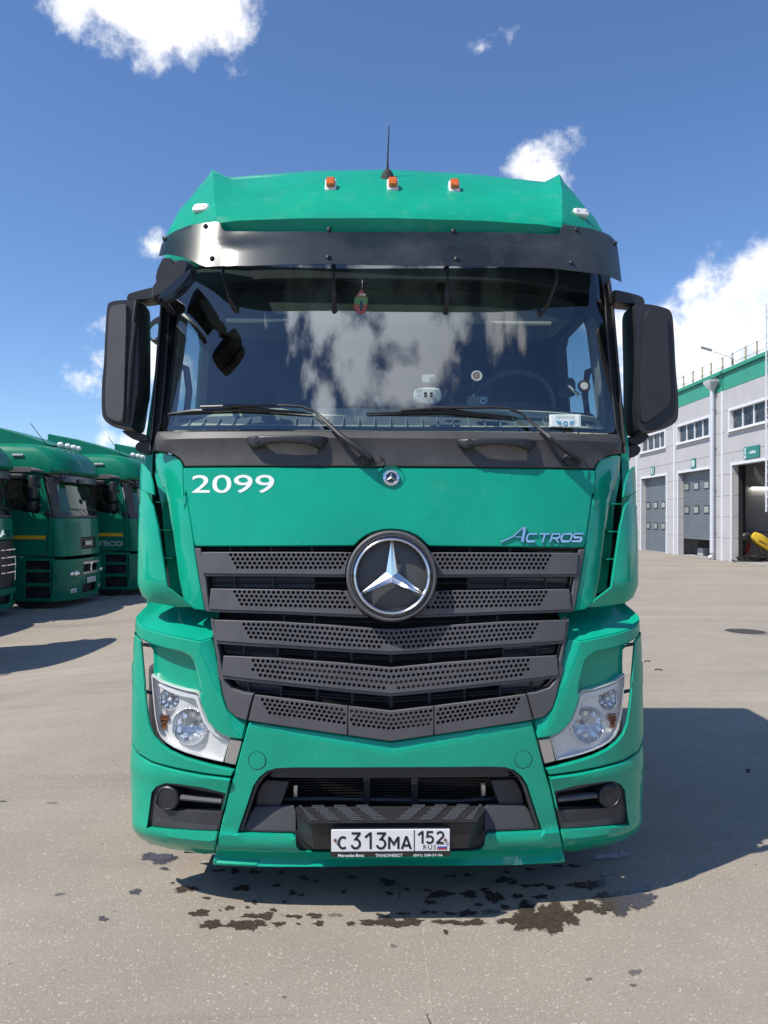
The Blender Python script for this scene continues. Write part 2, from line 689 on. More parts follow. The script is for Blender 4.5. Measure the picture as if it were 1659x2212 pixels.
def text(name, s, M, m, parent=None, fit=None, **k):
    """lettering; fit=(u0,u1,v0,v1) scales the ink box into that rectangle, M(u,v,w) places it"""
    V, F = textmesh(s, **k)
    if not V: return None
    x0, x1 = min(v.x for v in V), max(v.x for v in V)
    y0, y1 = min(v.y for v in V), max(v.y for v in V)
    if fit:
        a, b, c, d = fit
        V = [Vector((a + (v.x - x0) / (x1 - x0) * (b - a), c + (v.y - y0) / (y1 - y0) * (d - c), v.z)) for v in V]
    return meshobj(name, [M(v.x, v.y, v.z) for v in V], F, m, parent, recalc=False, smooth_on=False)

# ================================================================== MAIN TRUCK
Y0T = 3.45
YAW = D2R(1.4)
truck = empty('tractor_truck', (0.033, Y0T, 0), YAW)
tag(truck, 'big green tractor truck seen head on in the middle, fleet number 2099 on its bonnet', 'truck')
RZ = Matrix.Rotation(YAW, 3, 'Z')
RZI = RZ.inverted()
_o = RZI @ (Vector((0, 0, H)) - truck.location) + Vector((0, Y0T, 0))
ORI = np.array(_o)
CROPS = {'A': (219.4, 263.3, .3968), 'B': (822.9, 263.3, .3968), 'C': (219.4, 658.3, .3968), 'D': (822.9, 658.3, .3968),
         'E': (274.3, 1042.3, .3637), 'F': (822.9, 1042.3, .3637), 'G': (274.3, 1426.3, .3637), 'H': (822.9, 1426.3, .3968),
         'J': (274.3, 1289.3, .1323), 'K': (1207, 1289.3, .1323), 'L': (307.2, 1426.4, .1323), 'M': (740.6, 1124.6, .1323),
         'N': (219.4, 548.6, .1653), 'O': (1206.9, 576, .1985), 'Q': (614.4, 1689.7, .291), 'P': (0, 0, 1)}


def bowf(X, a=1.243, D=0.40):
    x = np.abs(X) / a
    core = D * (1 - np.power(np.clip(1 - np.power(np.minimum(x, 1), 3.2), 0, 1), 1 / 2.4))
    return core + np.maximum(x - 1, 0) * a * 6


PZ = [.10, .22, .30, .45, .90, 1.30, 1.70, 2.10, 2.25, 2.6]
PY = [3.47, 3.425, 3.40, 3.385, 3.39, 3.41, 3.445, 3.51, 3.55, 3.62]


def S_low(X, Z):
    y = sum(np.interp(Z + d, PZ, PY) for d in (-.07, -.035, 0, .035, .07)) / 5
    return y + bowf(X)


def S_ws(X, Z):
    return 3.565 + (Z - 2.13) * 0.25 + bowf(X, 1.25, 0.42) * 1.05


def S_vis(X, Z):
    return 3.50 + (Z - 2.8) * 0.42 + bowf(X, 1.30, 0.62) * 1.0


def unp(crop, x, y, S, off=0.0):
    """picture point -> (X, Z) on a truck surface y = S(X, Z) + off"""
    a, b, s = CROPS[crop]
    d = RZI @ px_dir(a + x * s, b + y * s)
    d = np.array(d) / d.y
    ts = np.arange(2.6, 6.2, .004)
    P = ORI + ts[:, None] * d
    f = P[:, 1] - S(P[:, 0], P[:, 2]) - off
    k = np.nonzero((f[:-1] < 0) & (f[1:] >= 0))[0]
    if len(k):
        i = k[0]
        w = f[i] / (f[i] - f[i + 1])
        p = P[i] * (1 - w) + P[i + 1] * w
    else:
        g = np.where(ts < 4.6, np.abs(f), 1e9)
        p = P[np.argmin(g)]
    return float(p[0]), float(p[2])


def pl(spec, S, off=0.0, mirror=False):
    """'E 1,2 3,4 G 5,6 ...' -> list of (X, Z)"""
    out = []
    cr = 'P'
    for tok in spec.split():
        if tok.isalpha():
            cr = tok
        else:
            x, y = tok.split(',')
            X, Z = unp(cr, float(x), float(y), S, off)
            out.append((-X, Z) if mirror else (X, Z))
    return out


def symm(half, first=True, last=True):
    """left half listed from the centre line outwards and back; closes it with its mirror"""
    h = [tuple(p) for p in half]
    if first: h[0] = (0.0, h[0][1])
    if last: h[-1] = (0.0, h[-1][1])
    r = [(-x, z) for x, z in h[::-1]]
    if last: r = r[1:]
    if first: r = r[:-1]
    return h + r


def TL(p):
    return Vector((p[0], p[1] - Y0T, p[2]))


def onS(S, off=0.0, fn=None):
    def M(u, v, w):
        y = float(S(u, v)) + off + w
        if fn: y += fn(u, v)
        return Vector((u, y - Y0T, v))
    return M


def at_depth(crop, x, y, Y):
    """picture point at a given depth (truck frame)"""
    X, Z = unp(crop, x, y, lambda a, b: Y + 0 * a)
    return Vector((X, Y - Y0T, Z))


def pair(o, label=None):
    m_ = mirror_x(o)
    return m_


# ---- core that closes the body behind the panels
def grid_core():
    V, F = [], []
    xs = np.linspace(-1.10, 1.10, 23)
    zs = np.linspace(.24, 2.08, 17)
    for z in zs:
        for x in xs:
            V.append(TL((x, float(S_low(x, z)) + .27, z)))
    n = len(xs)
    for i in range(len(zs) - 1):
        for j in range(n - 1):
            F.append((i * n + j, i * n + j + 1, (i + 1) * n + j + 1, (i + 1) * n + j))
    return meshobj('firewall', V, F, VOID, truck)


grid_core()

# ---- bonnet panel
bon = pl('E 1575,281 1520,284 1465,296 1420,316 1385,342 1362,366 1345,378 405,381 395,340 378,230 352,60 C 452,1106 445,960 443,887 1583,887', S_low)
bonnet = plate('bonnet', symm(bon), onS(S_low), PAINT, truck, t=.03, bev=.006, grid=.06)
# small round badge and its green surround
bc = unp('C', 1583, 943, S_low)
bY = float(S_low(0, bc[1]))
bd_ = lathe('badge_seat', [(0.0, -.006), (.050, -.006), (.056, -.002), (.058, .004)], TL((0, bY, bc[1])), (0, -1, 0.08), PAINT, truck)
bg_ = lathe('badge', [(0.0, .011), (.020, .0115), (.0235, .010), (.027, .0125), (.0285, .0125), (.0325, .010), (.0345, .013), (.0365, .012), (.038, .004), (.038, -.004)],
            TL((0, bY, bc[1])), (0, -1, 0.08), CHR, truck)
lathe('badge_face', [(0, .0128), (.0222, .0128), (.0222, .012)], TL((0, bY, bc[1])), (0, -1, .08), GLBLK, bg_)


def star_mesh(R, h_c, h_t, v_r, org, tip_w=.02):
    """three pointed star with a ridge along every arm"""
    V = [Vector((0, -h_c, 0))]
    F = []
    val = []
    for k in range(3):
        a = D2R(90 + 120 * k + 60)
        val.append(len(V)); V.append(Vector((math.cos(a) * v_r, 0, math.sin(a) * v_r)))
    for k in range(3):
        a = D2R(90 + 120 * k)
        d = Vector((math.cos(a), 0, math.sin(a)))
        s = Vector((-math.sin(a), 0, math.cos(a)))
        t0 = len(V)
        V.append(d * R + Vector((0, -h_t, 0)))
        V.append(d * R + s * tip_w * R)
        V.append(d * R - s * tip_w * R)
        F += [(0, val[k], t0 + 1, t0), (0, t0, t0 + 2, val[(k - 1) % 3])]
    return [org + p for p in V], F


def star(name, R, h_c, h_t, v_r, org, m, parent):
    V, F = star_mesh(R, h_c, h_t, v_r, org)
    return meshobj(name, V, F, m, parent, smooth_on=False, recalc=False)


star('badge_star', .0215, .005, .003, .0065, TL((0, bY - .0135, bc[1] + .001)), SILV, bg_)


def arc_text(name, s, R, a0, a1, size, org, m, parent, flip=False):
    mb = MB()
    n = len(s)
    for i, ch in enumerate(s):
        if ch == ' ': continue
        a = D2R(a0 + (a1 - a0) * (i + .5) / n)
        V, F = textmesh(ch, size=size, bold=size * .01, align='CENTER', res=2)
        rot = a - math.pi / 2 if not flip else a + math.pi / 2
        c, sn = math.cos(rot), math.sin(rot)
        base = (R * math.cos(a), R * math.sin(a))
        mb.add([org + Vector((base[0] + v.x * c - v.y * sn, 0, base[1] + v.x * sn + v.y * c)) for v in V], F)
    return mb.build(name, m, parent, recalc=False, smooth_on=False)


arc_text('badge_lettering', 'MERCEDES', .0255, 150, 30, .0085, TL((0, bY - .0142, bc[1] + .001)), LETT, bg_)
arc_text('badge_lettering', 'BENZ', .0315, 238, 302, .0085, TL((0, bY - .0142, bc[1] + .001)), LETT, bg_, flip=True)

# fleet number and model lettering
fa, fb = unp('C', 490, 1025, S_low), unp('C', 941, 926, S_low)
text('fleet_number', '2099', onS(S_low, -.0015), LETT, truck, fit=(fa[0], fb[0], fa[1], fb[1]), size=.1, bold=.0004, sx=1.4, spacing=1.0, res=12)


def stroke_letters(name, x0, z0, hgt, m, parent, S):
    """chrome wide-set letters A C T R O S built from bevelled strokes"""
    mb = MB()
    sh = 0.32
    w = .25

    def seg(pts, ww=w):
        P = [Vector((p[0] + p[1] * sh, p[1])) for p in pts]
        L, R_ = [], []
        for i, p in enumerate(P):
            d = (P[min(i + 1, len(P) - 1)] - P[max(i - 1, 0)]).normalized()
            nn = Vector((-d.y, d.x)) * ww / 2
            k = 1.0
            if 0 < i < len(P) - 1:
                d1 = (P[i] - P[i - 1]).normalized()
                k = 1 / max(.6, abs(nn.normalized().dot(Vector((-d1.y, d1.x)))))
            nn = nn.normalized() * ww / 2 * k
            L.append(p + nn); R_.append(p - nn)
        V, F = [], []
        for q in range(len(P)):
            for e, (pt, dep) in enumerate(((L[q], 0), (L[q].lerp(P[q], .35), -.006), (R_[q].lerp(P[q], .35), -.006), (R_[q], 0))):
                X, Z = x0 + pt.x * hgt, z0 + pt.y * hgt
                V.append(TL((X, float(S(X, Z)) - .002 + dep, Z)))
        for q in range(len(P) - 1):
            for e in range(3):
                F.append((q * 4 + e, q * 4 + e + 1, q * 4 + e + 5, q * 4 + e + 4))
        F.append((0, 1, 2, 3)); F.append(tuple((len(P) - 1) * 4 + i for i in range(4)))
        mb.add(V, F)
    # big A with its long left foot
    seg([(-1.15, 0.02), (-.1, .55), (.62, 1.44)], .17)
    seg([(.80, 1.48), (.98, .04)], .38)
    seg([(.12, .55), (.85, .48)], .13)
    u = 1.32
    for ch in 'CTROS':
        if ch == 'C': seg([(u + .9, .82), (u + .12, .82), (u + .0, .65), (u, .28), (u + .15, .1), (u + .9, .1)])
        if ch == 'T': seg([(u, .82), (u + 1.0, .82)]); seg([(u + .52, .75), (u + .5, .0)], .24)
        if ch == 'R': seg([(u + .1, 0), (u + .1, .82), (u + .85, .82), (u + .95, .6), (u + .8, .4), (u + .2, .4)]); seg([(u + .5, .4), (u + .98, 0)], .22)
        if ch == 'O': seg([(u + .5, .82), (u + .1, .82), (u, .65), (u, .25), (u + .12, .1), (u + .85, .1), (u + .98, .28), (u + .98, .65), (u + .86, .82), (u + .45, .82)])
        if ch == 'S': seg([(u + .98, .84), (u + .08, .84), (u, .68), (u + .1, .48), (u + .88, .46), (u + .96, .3), (u + .86, .1), (u - .05, .1)])
        u += 1.17
    return mb.build(name, CHR, parent, ang=15)


CHR3 = mat('trim chrome', (0.80, 0.79, 0.77), 0.28, 0.9)
am = unp('F', 862, 355, S_low)
an = unp('F', 1200, 318, S_low)
hh = (an[0] - am[0]) / (5 * 1.17)
stroke_letters('model_lettering', am[0] - 1.40 * hh, am[1], hh, CHR3, truck, S_low)

# ---- cowl under the windscreen
cow = pl('C 1583,690 800,688 500,689 306,691 297,720 296,797 345,801 395,815 428,838 446,866 452,882 1583,882', S_low)
plate('cowl_panel', symm(cow), onS(S_low, -.004, lambda x, z: -.018 * math.exp(-((z - cow[1][1] + .03) / .03) ** 2)), COWL, truck, t=.03, bev=.005, grid=.05)

# ---- inner corner panel beside the bonnet, then the dark gap, then the air vane
cp = pl('C 262,797 300,801 345,807 392,822 422,845 438,872 443,890 445,960 452,1106 E 352,60 378,230 395,340 401,392 432,590 466,764 392,752 330,690 300,560 262,300 225,120 205,30 C 315,1000 290,930 268,880', S_low)


def cpf(x, z):
    # a crease: the strip next to the bonnet is proud, the part towards the vane falls back
    t_ = (abs(x) - (0.905 + (z - 1.2) * 0.075))
    return .004 + max(0, t_) * .45


cpo = plate('corner_panel', cp, onS(S_low, 0, cpf), PAINT, truck, t=.03, bev=.005, grid=.04)
pair(cpo)
vane = pl('C 213,860 240,880 268,915 285,965 296,1040 E 70,40 120,60 165,140 190,260 212,420 240,618 300,672 388,752 260,744 150,719 84,682 62,600 65,300 72,120 C 206,1106 208,930', S_low, -.03)
LOW = unp('E', 240, 620, S_low)[1]


def vanef(x, z):
    # the vane stands off the body and its foot turns under
    k = max(0, (LOW - z)) * .55 if z < LOW else 0
    return -.03 + k - .02 * math.exp(-((abs(x) - 1.1) / .05) ** 2)


vo = plate('air_vane', vane, onS(S_low, 0, vanef), PAINT, truck, t=.018, bev=.004, grid=.035)
pair(vo)
for y_ in (115, 283, 450):
    X_, Z_ = unp('E', 195 + (y_ - 115) * .1, y_, S_low)
    pair(box('vane_rib', TL((X_, float(S_low(X_, Z_)) + .10, Z_)), (.05, .16, .005), PAINT, truck))
gapb = pl('E 150,-160 190,-60 225,60 262,300 300,560 345,700 225,640 195,420 175,150 130,-60', S_low)
pair(plate('vane_duct', gapb, onS(S_low, .10), PAINT, truck, t=.01, bev=0, grid=0))

# ---- A pillars and windscreen
pil = pl('C 300,795 259,795 262,700 286,400 318,0 A 320,968 338,830 345,770 P 372,562 386,562 A 405,800 392,870 372,965 C 374,0 345,420 322,640 306,690', S_ws, -.005)
po = plate('windscreen_pillar', pil, onS(S_ws, -.008), BLK, truck, t=.05, bev=.006, grid=0)
pair(po)
trim = pl('C 262,793 259,793 262,700 286,400 318,0 A 320,968 338,830 P 357,600 361,600 C 329,0 298,400 275,700', S_ws, -.03)
pair(plate('pillar_cover', trim, onS(S_ws, -.03), COWL, truck, t=.03, bev=.004, grid=0))

ws_out = pl('P 845,556 600,556 450,558 383,562 C 402,-60 375,0 345,420 322,640 322,664 335,681 380,686 1583,686', S_ws)
WS = symm(ws_out)
ws_in = pl('P 845,562 600,562 450,564 393,568 C 418,-50 392,0 362,420 345,620 352,646 380,661 1583,667', S_ws)
frit = plate('windscreen_border', WS, onS(S_ws, .004), GLBLK, truck, t=.006, bev=0, grid=0, holes=[resample(symm(ws_in), .05)])


def g_sheet(outline, M, grid=.04):
    """single-skinned pane"""
    V, F = g_plate(outline, M, t=.0, bev=0, grid=grid)
    n = len(V) // 2
    F = [f for f in F if all(i < n for i in f)]
    return V[:n], F


V, F = g_sheet(WS, onS(S_ws, -.002), .05)
windscreen = meshobj('windscreen', V, F, WGL, truck, ang=80)

# ---- roof fairing
P3 = lambda pts: [Vector(p) for p in pts]
rf_rows = [
    # centre -> outer, (X, Y, Z); first row is the hidden lower edge behind the visor
    [(0, 3.78, 3.02), (.45, 3.79, 3.02), (.74, 3.82, 3.01), (.83, 3.84, 3.01), (.96, 3.90, 3.01), (1.08, 3.99, 3.01), (1.15, 4.10, 3.01), (1.18, 4.30, 3.01)],
    [(0, 3.70, 3.195), (.45, 3.715, 3.193), (.74, 3.74, 3.188), (.835, 3.755, 3.18), (.97, 3.87, 3.16), (1.075, 3.98, 3.16), (1.135, 4.12, 3.17), (1.16, 4.30, 3.18)],
    [(0, 3.72, 3.225), (.45, 3.735, 3.222), (.745, 3.765, 3.215), (.845, 3.775, 3.215), (.975, 3.92, 3.24), (1.07, 4.04, 3.26), (1.125, 4.18, 3.28), (1.15, 4.32, 3.30)],
    [(0, 3.98, 3.455), (.45, 4.0, 3.45), (.80, 4.03, 3.44), (.91, 4.04, 3.465), (1.0, 4.14, 3.44), (1.06, 4.25, 3.42), (1.105, 4.34, 3.40), (1.14, 4.42, 3.38)],
    [(0, 4.20, 3.605), (.45, 4.22, 3.60), (.85, 4.25, 3.58), (.955, 4.26, 3.62), (1.01, 4.33, 3.575), (1.055, 4.40, 3.52), (1.10, 4.46, 3.46), (1.135, 4.50, 3.42)],
    [(0, 4.32, 3.675), (.45, 4.34, 3.668), (.90, 4.36, 3.635), (.985, 4.37, 3.685), (1.02, 4.43, 3.63), (1.055, 4.48, 3.57), (1.095, 4.52, 3.50), (1.13, 4.55, 3.44)],
    [(0, 4.45, 3.72), (.45, 4.46, 3.71), (.90, 4.47, 3.68), (1.0, 4.48, 3.70), (1.03, 4.52, 3.65), (1.06, 4.55, 3.59), (1.10, 4.6, 3.52), (1.13, 4.65, 3.45)],
    [(0, 5.72, 3.86), (.45, 5.72, 3.85), (.90, 5.72, 3.82), (1.0, 5.72, 3.79), (1.05, 5.72, 3.72), (1.09, 5.72, 3.64), (1.12, 5.72, 3.54), (1.15, 5.72, 3.4)],
    [(0, 5.74, 3.2), (.45, 5.74, 3.2), (.90, 5.74, 3.2), (1.0, 5.74, 3.2), (1.05, 5.74, 3.2), (1.09, 5.74, 3.2), (1.12, 5.74, 3.2), (1.15, 5.74, 3.2)],
]


for _i, _r in enumerate(rf_rows):
    dz_ = (0, 0, .004, .016, .030, .036, .034, .03, 0)[_i]
    for _j, (x_, y_, z_) in enumerate(_r):
        wx_ = (.05, .055, .070, .088, .078, .05, .03, .01, 0)[_i] * (0, 0, 0, .1, .6, 1, 1, 1)[_j]
        _r[_j] = (x_ + wx_, y_, z_ + dz_)


for _i, _r in enumerate(rf_rows):
    _l = _r[-1]
    _r.append((max(_l[0] + .01, 1.175), max(_l[1], 4.05), min(_l[2] - .02, 3.16)))


def roofmesh():
    rows = []
    for r in rf_rows:
        half = [Vector(p) for p in r]
        # refine between stations
        fine = []
        for i in range(len(half) - 1):
            for k in range(3):
                fine.append(half[i].lerp(half[i + 1], k / 3))
        fine.append(half[-1])
        full = [Vector((-p.x, p.y, p.z)) for p in fine[::-1]] + fine[1:]
        rows.append([TL(p) for p in full])
    V, F = [], []
    n = len(rows[0])
    for r in rows: V += r
    for i in range(len(rows) - 1):
        for j in range(n - 1):
            F.append((i * n + j, i * n + j + 1, (i + 1) * n + j + 1, (i + 1) * n + j))
    o = meshobj('roof', V, F, ROOFP, truck, ang=16)
    return o


roof = roofmesh()
from mathutils.bvhtree import BVHTree
_bv = BVHTree.FromPolygons([v.co for v in roof.data.vertices], [tuple(p.vertices) for p in roof.data.polygons])


def on_roof(cr, x, y):
    a, b, s = CROPS[cr]
    d = RZI @ px_dir(a + x * s, b + y * s)
    o_ = _o - Vector((0, Y0T, 0))
    hit = _bv.ray_cast(o_, d)
    n_ = hit[1] if hit[1].dot(d) < 0 else -hit[1]
    return hit[0], n_


# ---- sun visor (asymmetric: lifted at its left end)
vis_pts = pl('A 310,731 325,668 347,627 400,592 480,562 560,548 636,542 648,552 656,578 672,590 900,591 1300,592 B 60,591 500,594 900,605 968,608 976,600 986,562 1000,558 1060,566 1180,588 1245,615 1285,655 1300,760 1312,872 1265,850 1180,828 1000,806 700,795 400,788 0,784 A 1300,778 800,790 570,790 530,778 450,738 400,726 360,720', S_vis)


def visf(x, z):
    # stiffening bead along the upper part
    zc = vis_bz
    k = min(1, max(0, (.86 - abs(x)) / .12))
    return .012 * math.tanh((z - zc) / .012) * k * k * (3 - 2 * k)


vis_bz = unp('A', 1000, 648, S_vis)[1]
visor = plate('sun_visor', vis_pts, onS(S_vis, 0, visf), VGL, truck, t=.005, bev=.002, grid=.03)
# darker opaque rim of the visor and its dark mounting
for cx_, cy_, cr in ((568, 569, 'A'), (346, 638, 'A'), (602, 745, 'A'), (1237, 743, 'A'), (410, 752, 'B'), (1036, 768, 'B'), (1064, 588, 'B'), (1272, 662, 'B'), (1240, 582, 'A'), (398, 590, 'B')):
    X_, Z_ = unp(cr, cx_, cy_, S_vis)
    Y_ = float(S_vis(X_, Z_)) + visf(X_, Z_)
    e = .01
    nx = -(float(S_vis(X_ + e, Z_)) - float(S_vis(X_ - e, Z_))) / (2 * e)
    a_ = Vector((-nx * 1, -1, .42)); a_.x = -a_.x if False else a_.x
    a_ = Vector(((float(S_vis(X_ + e, Z_)) - float(S_vis(X_ - e, Z_))) / (2 * e), -1, .42)).normalized()
    lathe('visor_screw', [(0, .016), (.004, .016), (.005, .010), (.009, .009), (.012, .006), (.0125, .0)], TL((X_, Y_, Z_)), a_, BLK, visor, n=14)
for (x0_, x1_) in ((-.27, -.27), (.27, .27), (-.80, -.745), (.80, .735)):
    bw = float(bowf(x0_))
    br_ = tube('visor_bracket', [TL((x0_, 3.66 + bw, 3.0)), TL((x0_, 3.635 + bw, 2.90)), TL((x0_ * .6 + x1_ * .4, 3.66 + bw, 2.80)), TL((x1_, 3.72 + bw, 2.735))], .012, BLK, truck, n=6, flat=.5)
    box('bracket_plate', TL((x0_, 3.63 + bw, 2.985)), (.05, .008, .07), BLK, br_)

# ---- roof lamps
def facing_box(name, c, w, h, t, nrm_, m, parent, r=.01, up=(0, 0, 1), inset=.004, back=.01):
    n_ = Vector(nrm_).normalized()
    u_ = Vector(up).cross(n_).normalized()
    v_ = n_.cross(u_)
    M_ = Matrix((( u_.x, v_.x, n_.x, c[0]), (u_.y, v_.y, n_.y, c[1]), (u_.z, v_.z, n_.z, c[2]), (0, 0, 0, 1)))
    return prism(name, rrect(w, h, r, 3), -back, t, M_, m, parent, inset=inset), M_


for cr, x_, y_ in (('A', 1248, 354), ('A', 1584, 354), ('B', 397, 362)):
    P_, N_ = on_roof(cr, x_, y_)
    u_ = Vector((N_.x * .6, -.93, .37)).normalized()
    base, M_ = facing_box('marker_lamp', P_ + Vector((0, -.012, .0)), .058, .078, .012, u_, WHT, truck, r=.010, back=.05)
    prism('lamp_lens', rrect(.044, .052, .006, 3), .011, .034, M_ @ Matrix.Translation((0, .006, 0)), AMB, base, inset=.006)
for cr, x_, y_, sg in (('A', 547, 478, -1), ('B', 1082, 502, 1)):
    P_, N_ = on_roof(cr, x_, y_)
    nn_ = (N_ + Vector((0, -.5, 0))).normalized()
    base, M_ = facing_box('position_lamp', P_, .100, .046, .022, nn_, WHT, truck, r=.018, up=(sg * -.16, .0, 1), inset=.007, back=.04)
    for q in (-.03, .03):
        lathe('screw', [(0, .025), (.004, .025), (.004, .02)], M_ @ Vector((q, 0, 0)), nn_, BLK, base, n=10)

# ---- aerial
_p, _n = on_roof('A', 1581, 306)
aY, ab = _p.y + Y0T, (0, _p.z)
ar = lathe('aerial', [(.045, -.02), (.043, .0), (.036, .018), (.030, .034), (.020, .05), (.008, .060), (.006, .075)], TL((-.004, aY + .02, ab[1] - .005)), (0, -.10, 1), RUB, truck, n=24)
tube('aerial_rod', [TL((-.004, aY + .012, ab[1] + .05)), TL((-.003, aY + .01, ab[1] + .12)), TL((0, aY + .0, ab[1] + .2)), TL((.003, aY - .005, ab[1] + .275))], [.0065, .0045, .0035, .003], RUB, ar)

# ================================================================== GRILLE
ec = unp('M', 800, 900, S_low, -.02)
EZ = ec[1]
EY = 3.40
# frame strips at both sides of the grille
gf = pl('E 402,388 440,392 470,560 494,767 468,766 436,590', S_low)
pair(plate('grille_frame', gf, onS(S_low, -.006), PLAS, truck, t=.07, bev=.004, grid=0))
gf2 = pl('E 496,806 516,812 540,950 568,1100 G 582,120 620,165 700,192 756,198 738,250 712,356 650,338 600,290 572,200 540,20 E 560,1180 525,980', S_low)
pair(plate('grille_frame', gf2, onS(S_low, -.008), PLAS, truck, t=.07, bev=.004, grid=.05))


def circ(cx, cz, r, n=8, ph=0.0):
    return [(cx + r * math.cos(ph + 2 * math.pi * k / n), cz + r * math.sin(ph + 2 * math.pi * k / n)) for k in range(n)]


PX = 29 * .3637 / FOC * 3.42       # hole pitch


def hole_field(zone, topf, botf, ring=None, rows=4, r=None, pitch=PX):
    """staggered holes in even rows between a top line and a bottom line"""
    r = r or pitch * .365
    pts = []
    for k in range(rows):
        off = 0 if k % 2 == 0 else .5
        for j in range(-60, 61):
            x = (j + off) * pitch
            zt_, zb_ = topf(x), botf(x)
            pts.append((x, zt_ + (zb_ - zt_) * (k + .5) / rows))
    P = np.array(pts)
    P = P[inpoly(P, zone)]
    P = P[segdist(P, zone) > r * 1.02]
    if ring:
        P = P[np.hypot(P[:, 0] - ring[0], P[:, 1] - ring[1]) > ring[2]]
    return [circ(float(p[0]), float(p[1]), r) for p in P]


RR = 98.5 / FOC * 3.36       # emblem outer radius


def line_z(pts):
    xs = [p[0] for p in pts]; zs = [p[1] for p in pts]
    return lambda x: float(np.interp(-abs(x), xs, zs))


def ringcut(r, z_top, z_bot, n=10):
    """points of the emblem circle between two heights, left side"""
    out = []
    for k in range(n + 1):
        z = z_top + (z_bot - z_top) * k / n
        d = z - EZ
        out.append((-math.sqrt(max(1e-6, r * r - d * d)), z))
    return out


R_c = RR + .004
# each slat: crop points of top line and bottom line (left to centre), then left end
def sl(top, bot, zone_spec, rows, two=True, name='grille_slat', off=-.014, lip=14, ref_pt=None):
    T = pl(top, S_low); B = pl(bot, S_low)
    zt = T[-1][1]; zb = B[-1][1]
    if two:       # separate left and right pieces that end at the emblem
        f = T[:-1] + ringcut(R_c, zt, zb) + B[:-1][::-1]
        # keep only points left of the ring
        f = [p for p in f]
    else:
        T[-1] = (0, T[-1][1]); B[-1] = (0, B[-1][1])
        f = T + B[::-1]
        f = f + []
    Zn = pl(zone_spec, S_low)
    return T, B, f, Zn


def lip(B, full, drop=.011, ring=True):
    """the small under-lip of a slat, leaning back"""
    L = [p for p in B]
    if full:
        up = L + [(-x, z) for x, z in L[::-1][1:]]
    else:
        up = L
    lo = [(x, z - drop) for x, z in up]
    V, F = g_plate(up + lo[::-1], onS(S_low, -.008), t=.02, bev=.002, grid=0, seg=.05)
    return V, F


slats = []
# slats 1 and 2 (left piece, mirrored)
for top, bot, zone, zt_s, zb_s in (
        ('E 445,412 900,412 1318,413', 'E 452,541 900,543 1304,548', 'E 576,416 1400,416 1400,516 660,516 628,500 605,470', 'E 576,416 1400,416', 'E 576,514 1400,516'),
        ('E 500,628 900,634 1300,641', 'E 488,752 900,765 1396,788', 'E 622,634 1500,641 1500,752 690,742 660,720 636,680', 'E 622,634 1500,643', 'E 622,730 1500,756')):
    T, B, f, Zn = sl(top, bot, zone, 4)
    f = T[:-1] + ringcut(R_c, T[-1][1], B[-1][1]) + B[:-1][::-1]
    tf_, bf_ = line_z(pl(zt_s, S_low)), line_z(pl(zb_s, S_low))
    holes = hole_field(Zn, tf_, bf_, (0, EZ, R_c + .010))
    V, F = g_plate(f, onS(S_low, -.014), t=.012, bev=.003, grid=0, holes=holes, seg=.05)
    mb = MB().add(V, F)
    Bc = B[:-1] + [ringcut(R_c, T[-1][1], B[-1][1])[-1]]
    o = mb.build('grille_slat', PLAS, truck, ang=30)
    V, F = lip(Bc, False)
    l_ = meshobj('slat_lip', V, F, PLAS, o, ang=30)
    o2 = mirror_x(o)
    mirror_x(l_, parent=o2)

# slats 3 and 4 (one piece across)
for n_, (top, bot, zone, zt_s, zb_s, cut) in enumerate((
        ('E 516,813 900,824 1200,843 1575,872', 'E 532,938 900,962 1250,985 1575,1004', 'E 667,822 1200,842 1575,866 1575,1002 1250,984 900,952 735,936 712,918 690,876', 'E 667,826 900,832 1200,850 1575,880', 'E 667,922 900,940 1250,972 1575,992', True),
        ('E 575,1026 900,1040 1250,1066 1575,1096', 'G 566,88 900,126 1250,165 1575,195', 'E 722,1034 900,1042 1250,1070 1575,1098 G 1575,200 1250,172 900,134 800,122 765,98 735,54', 'E 722,1038 900,1048 1250,1074 1575,1100', 'G 722,88 900,112 1250,150 1575,182', False))):
    T, B = pl(top, S_low), pl(bot, S_low)
    Zn = pl(zone, S_low)
    T[-1] = (0, T[-1][1]); B[-1] = (0, B[-1][1])
    zn = list(Zn)
    kc = [i for i, p in enumerate(zn) if abs(p[0]) < .03]
    zl = zn
    zfull = [zl[i] for i in range(kc[0])] + [(-x, z) for x, z in zl[:kc[0]][::-1]] + [(-x, z) for x, z in zl[kc[-1] + 1:][::-1]] + zl[kc[-1] + 1:]
    tl = line_z(T)
    tf_, bf_ = line_z(pl(zt_s, S_low)), line_z(pl(zb_s, S_low))
    if cut:
        rc = R_c + .014
        arc = [(x, z) for x, z in T if math.hypot(x, z - EZ) > rc + .005]
        # dip below the emblem
        a0 = math.asin(min(1, max(-1, (EZ - tl(.24)) / rc)))
        arcp = []
        for k in range(15):
            a = math.pi + (math.pi * k / 14)
            p = (rc * math.cos(a), EZ + rc * math.sin(a))
            if p[1] < tl(p[0]) - .001: arcp.append(p)
        top_full = arc + arcp + [(-x, z) for x, z in arc[::-1]]
    else:
        top_full = T + [(-x, z) for x, z in T[::-1][1:]]
    face = top_full + [(-x, z) for x, z in B] + B[::-1][1:]
    holes = hole_field(zfull, tf_, bf_, (0, EZ, R_c + .026) if cut else None)
    V, F = g_plate(face, onS(S_low, -.014), t=.012, bev=.003, grid=0, holes=holes, seg=.05)
    o = meshobj('grille_slat', V, F, PLAS, truck, ang=30)
    V, F = lip(B, True, .013)
    meshobj('slat_lip', V, F, PLAS, o, ang=30)

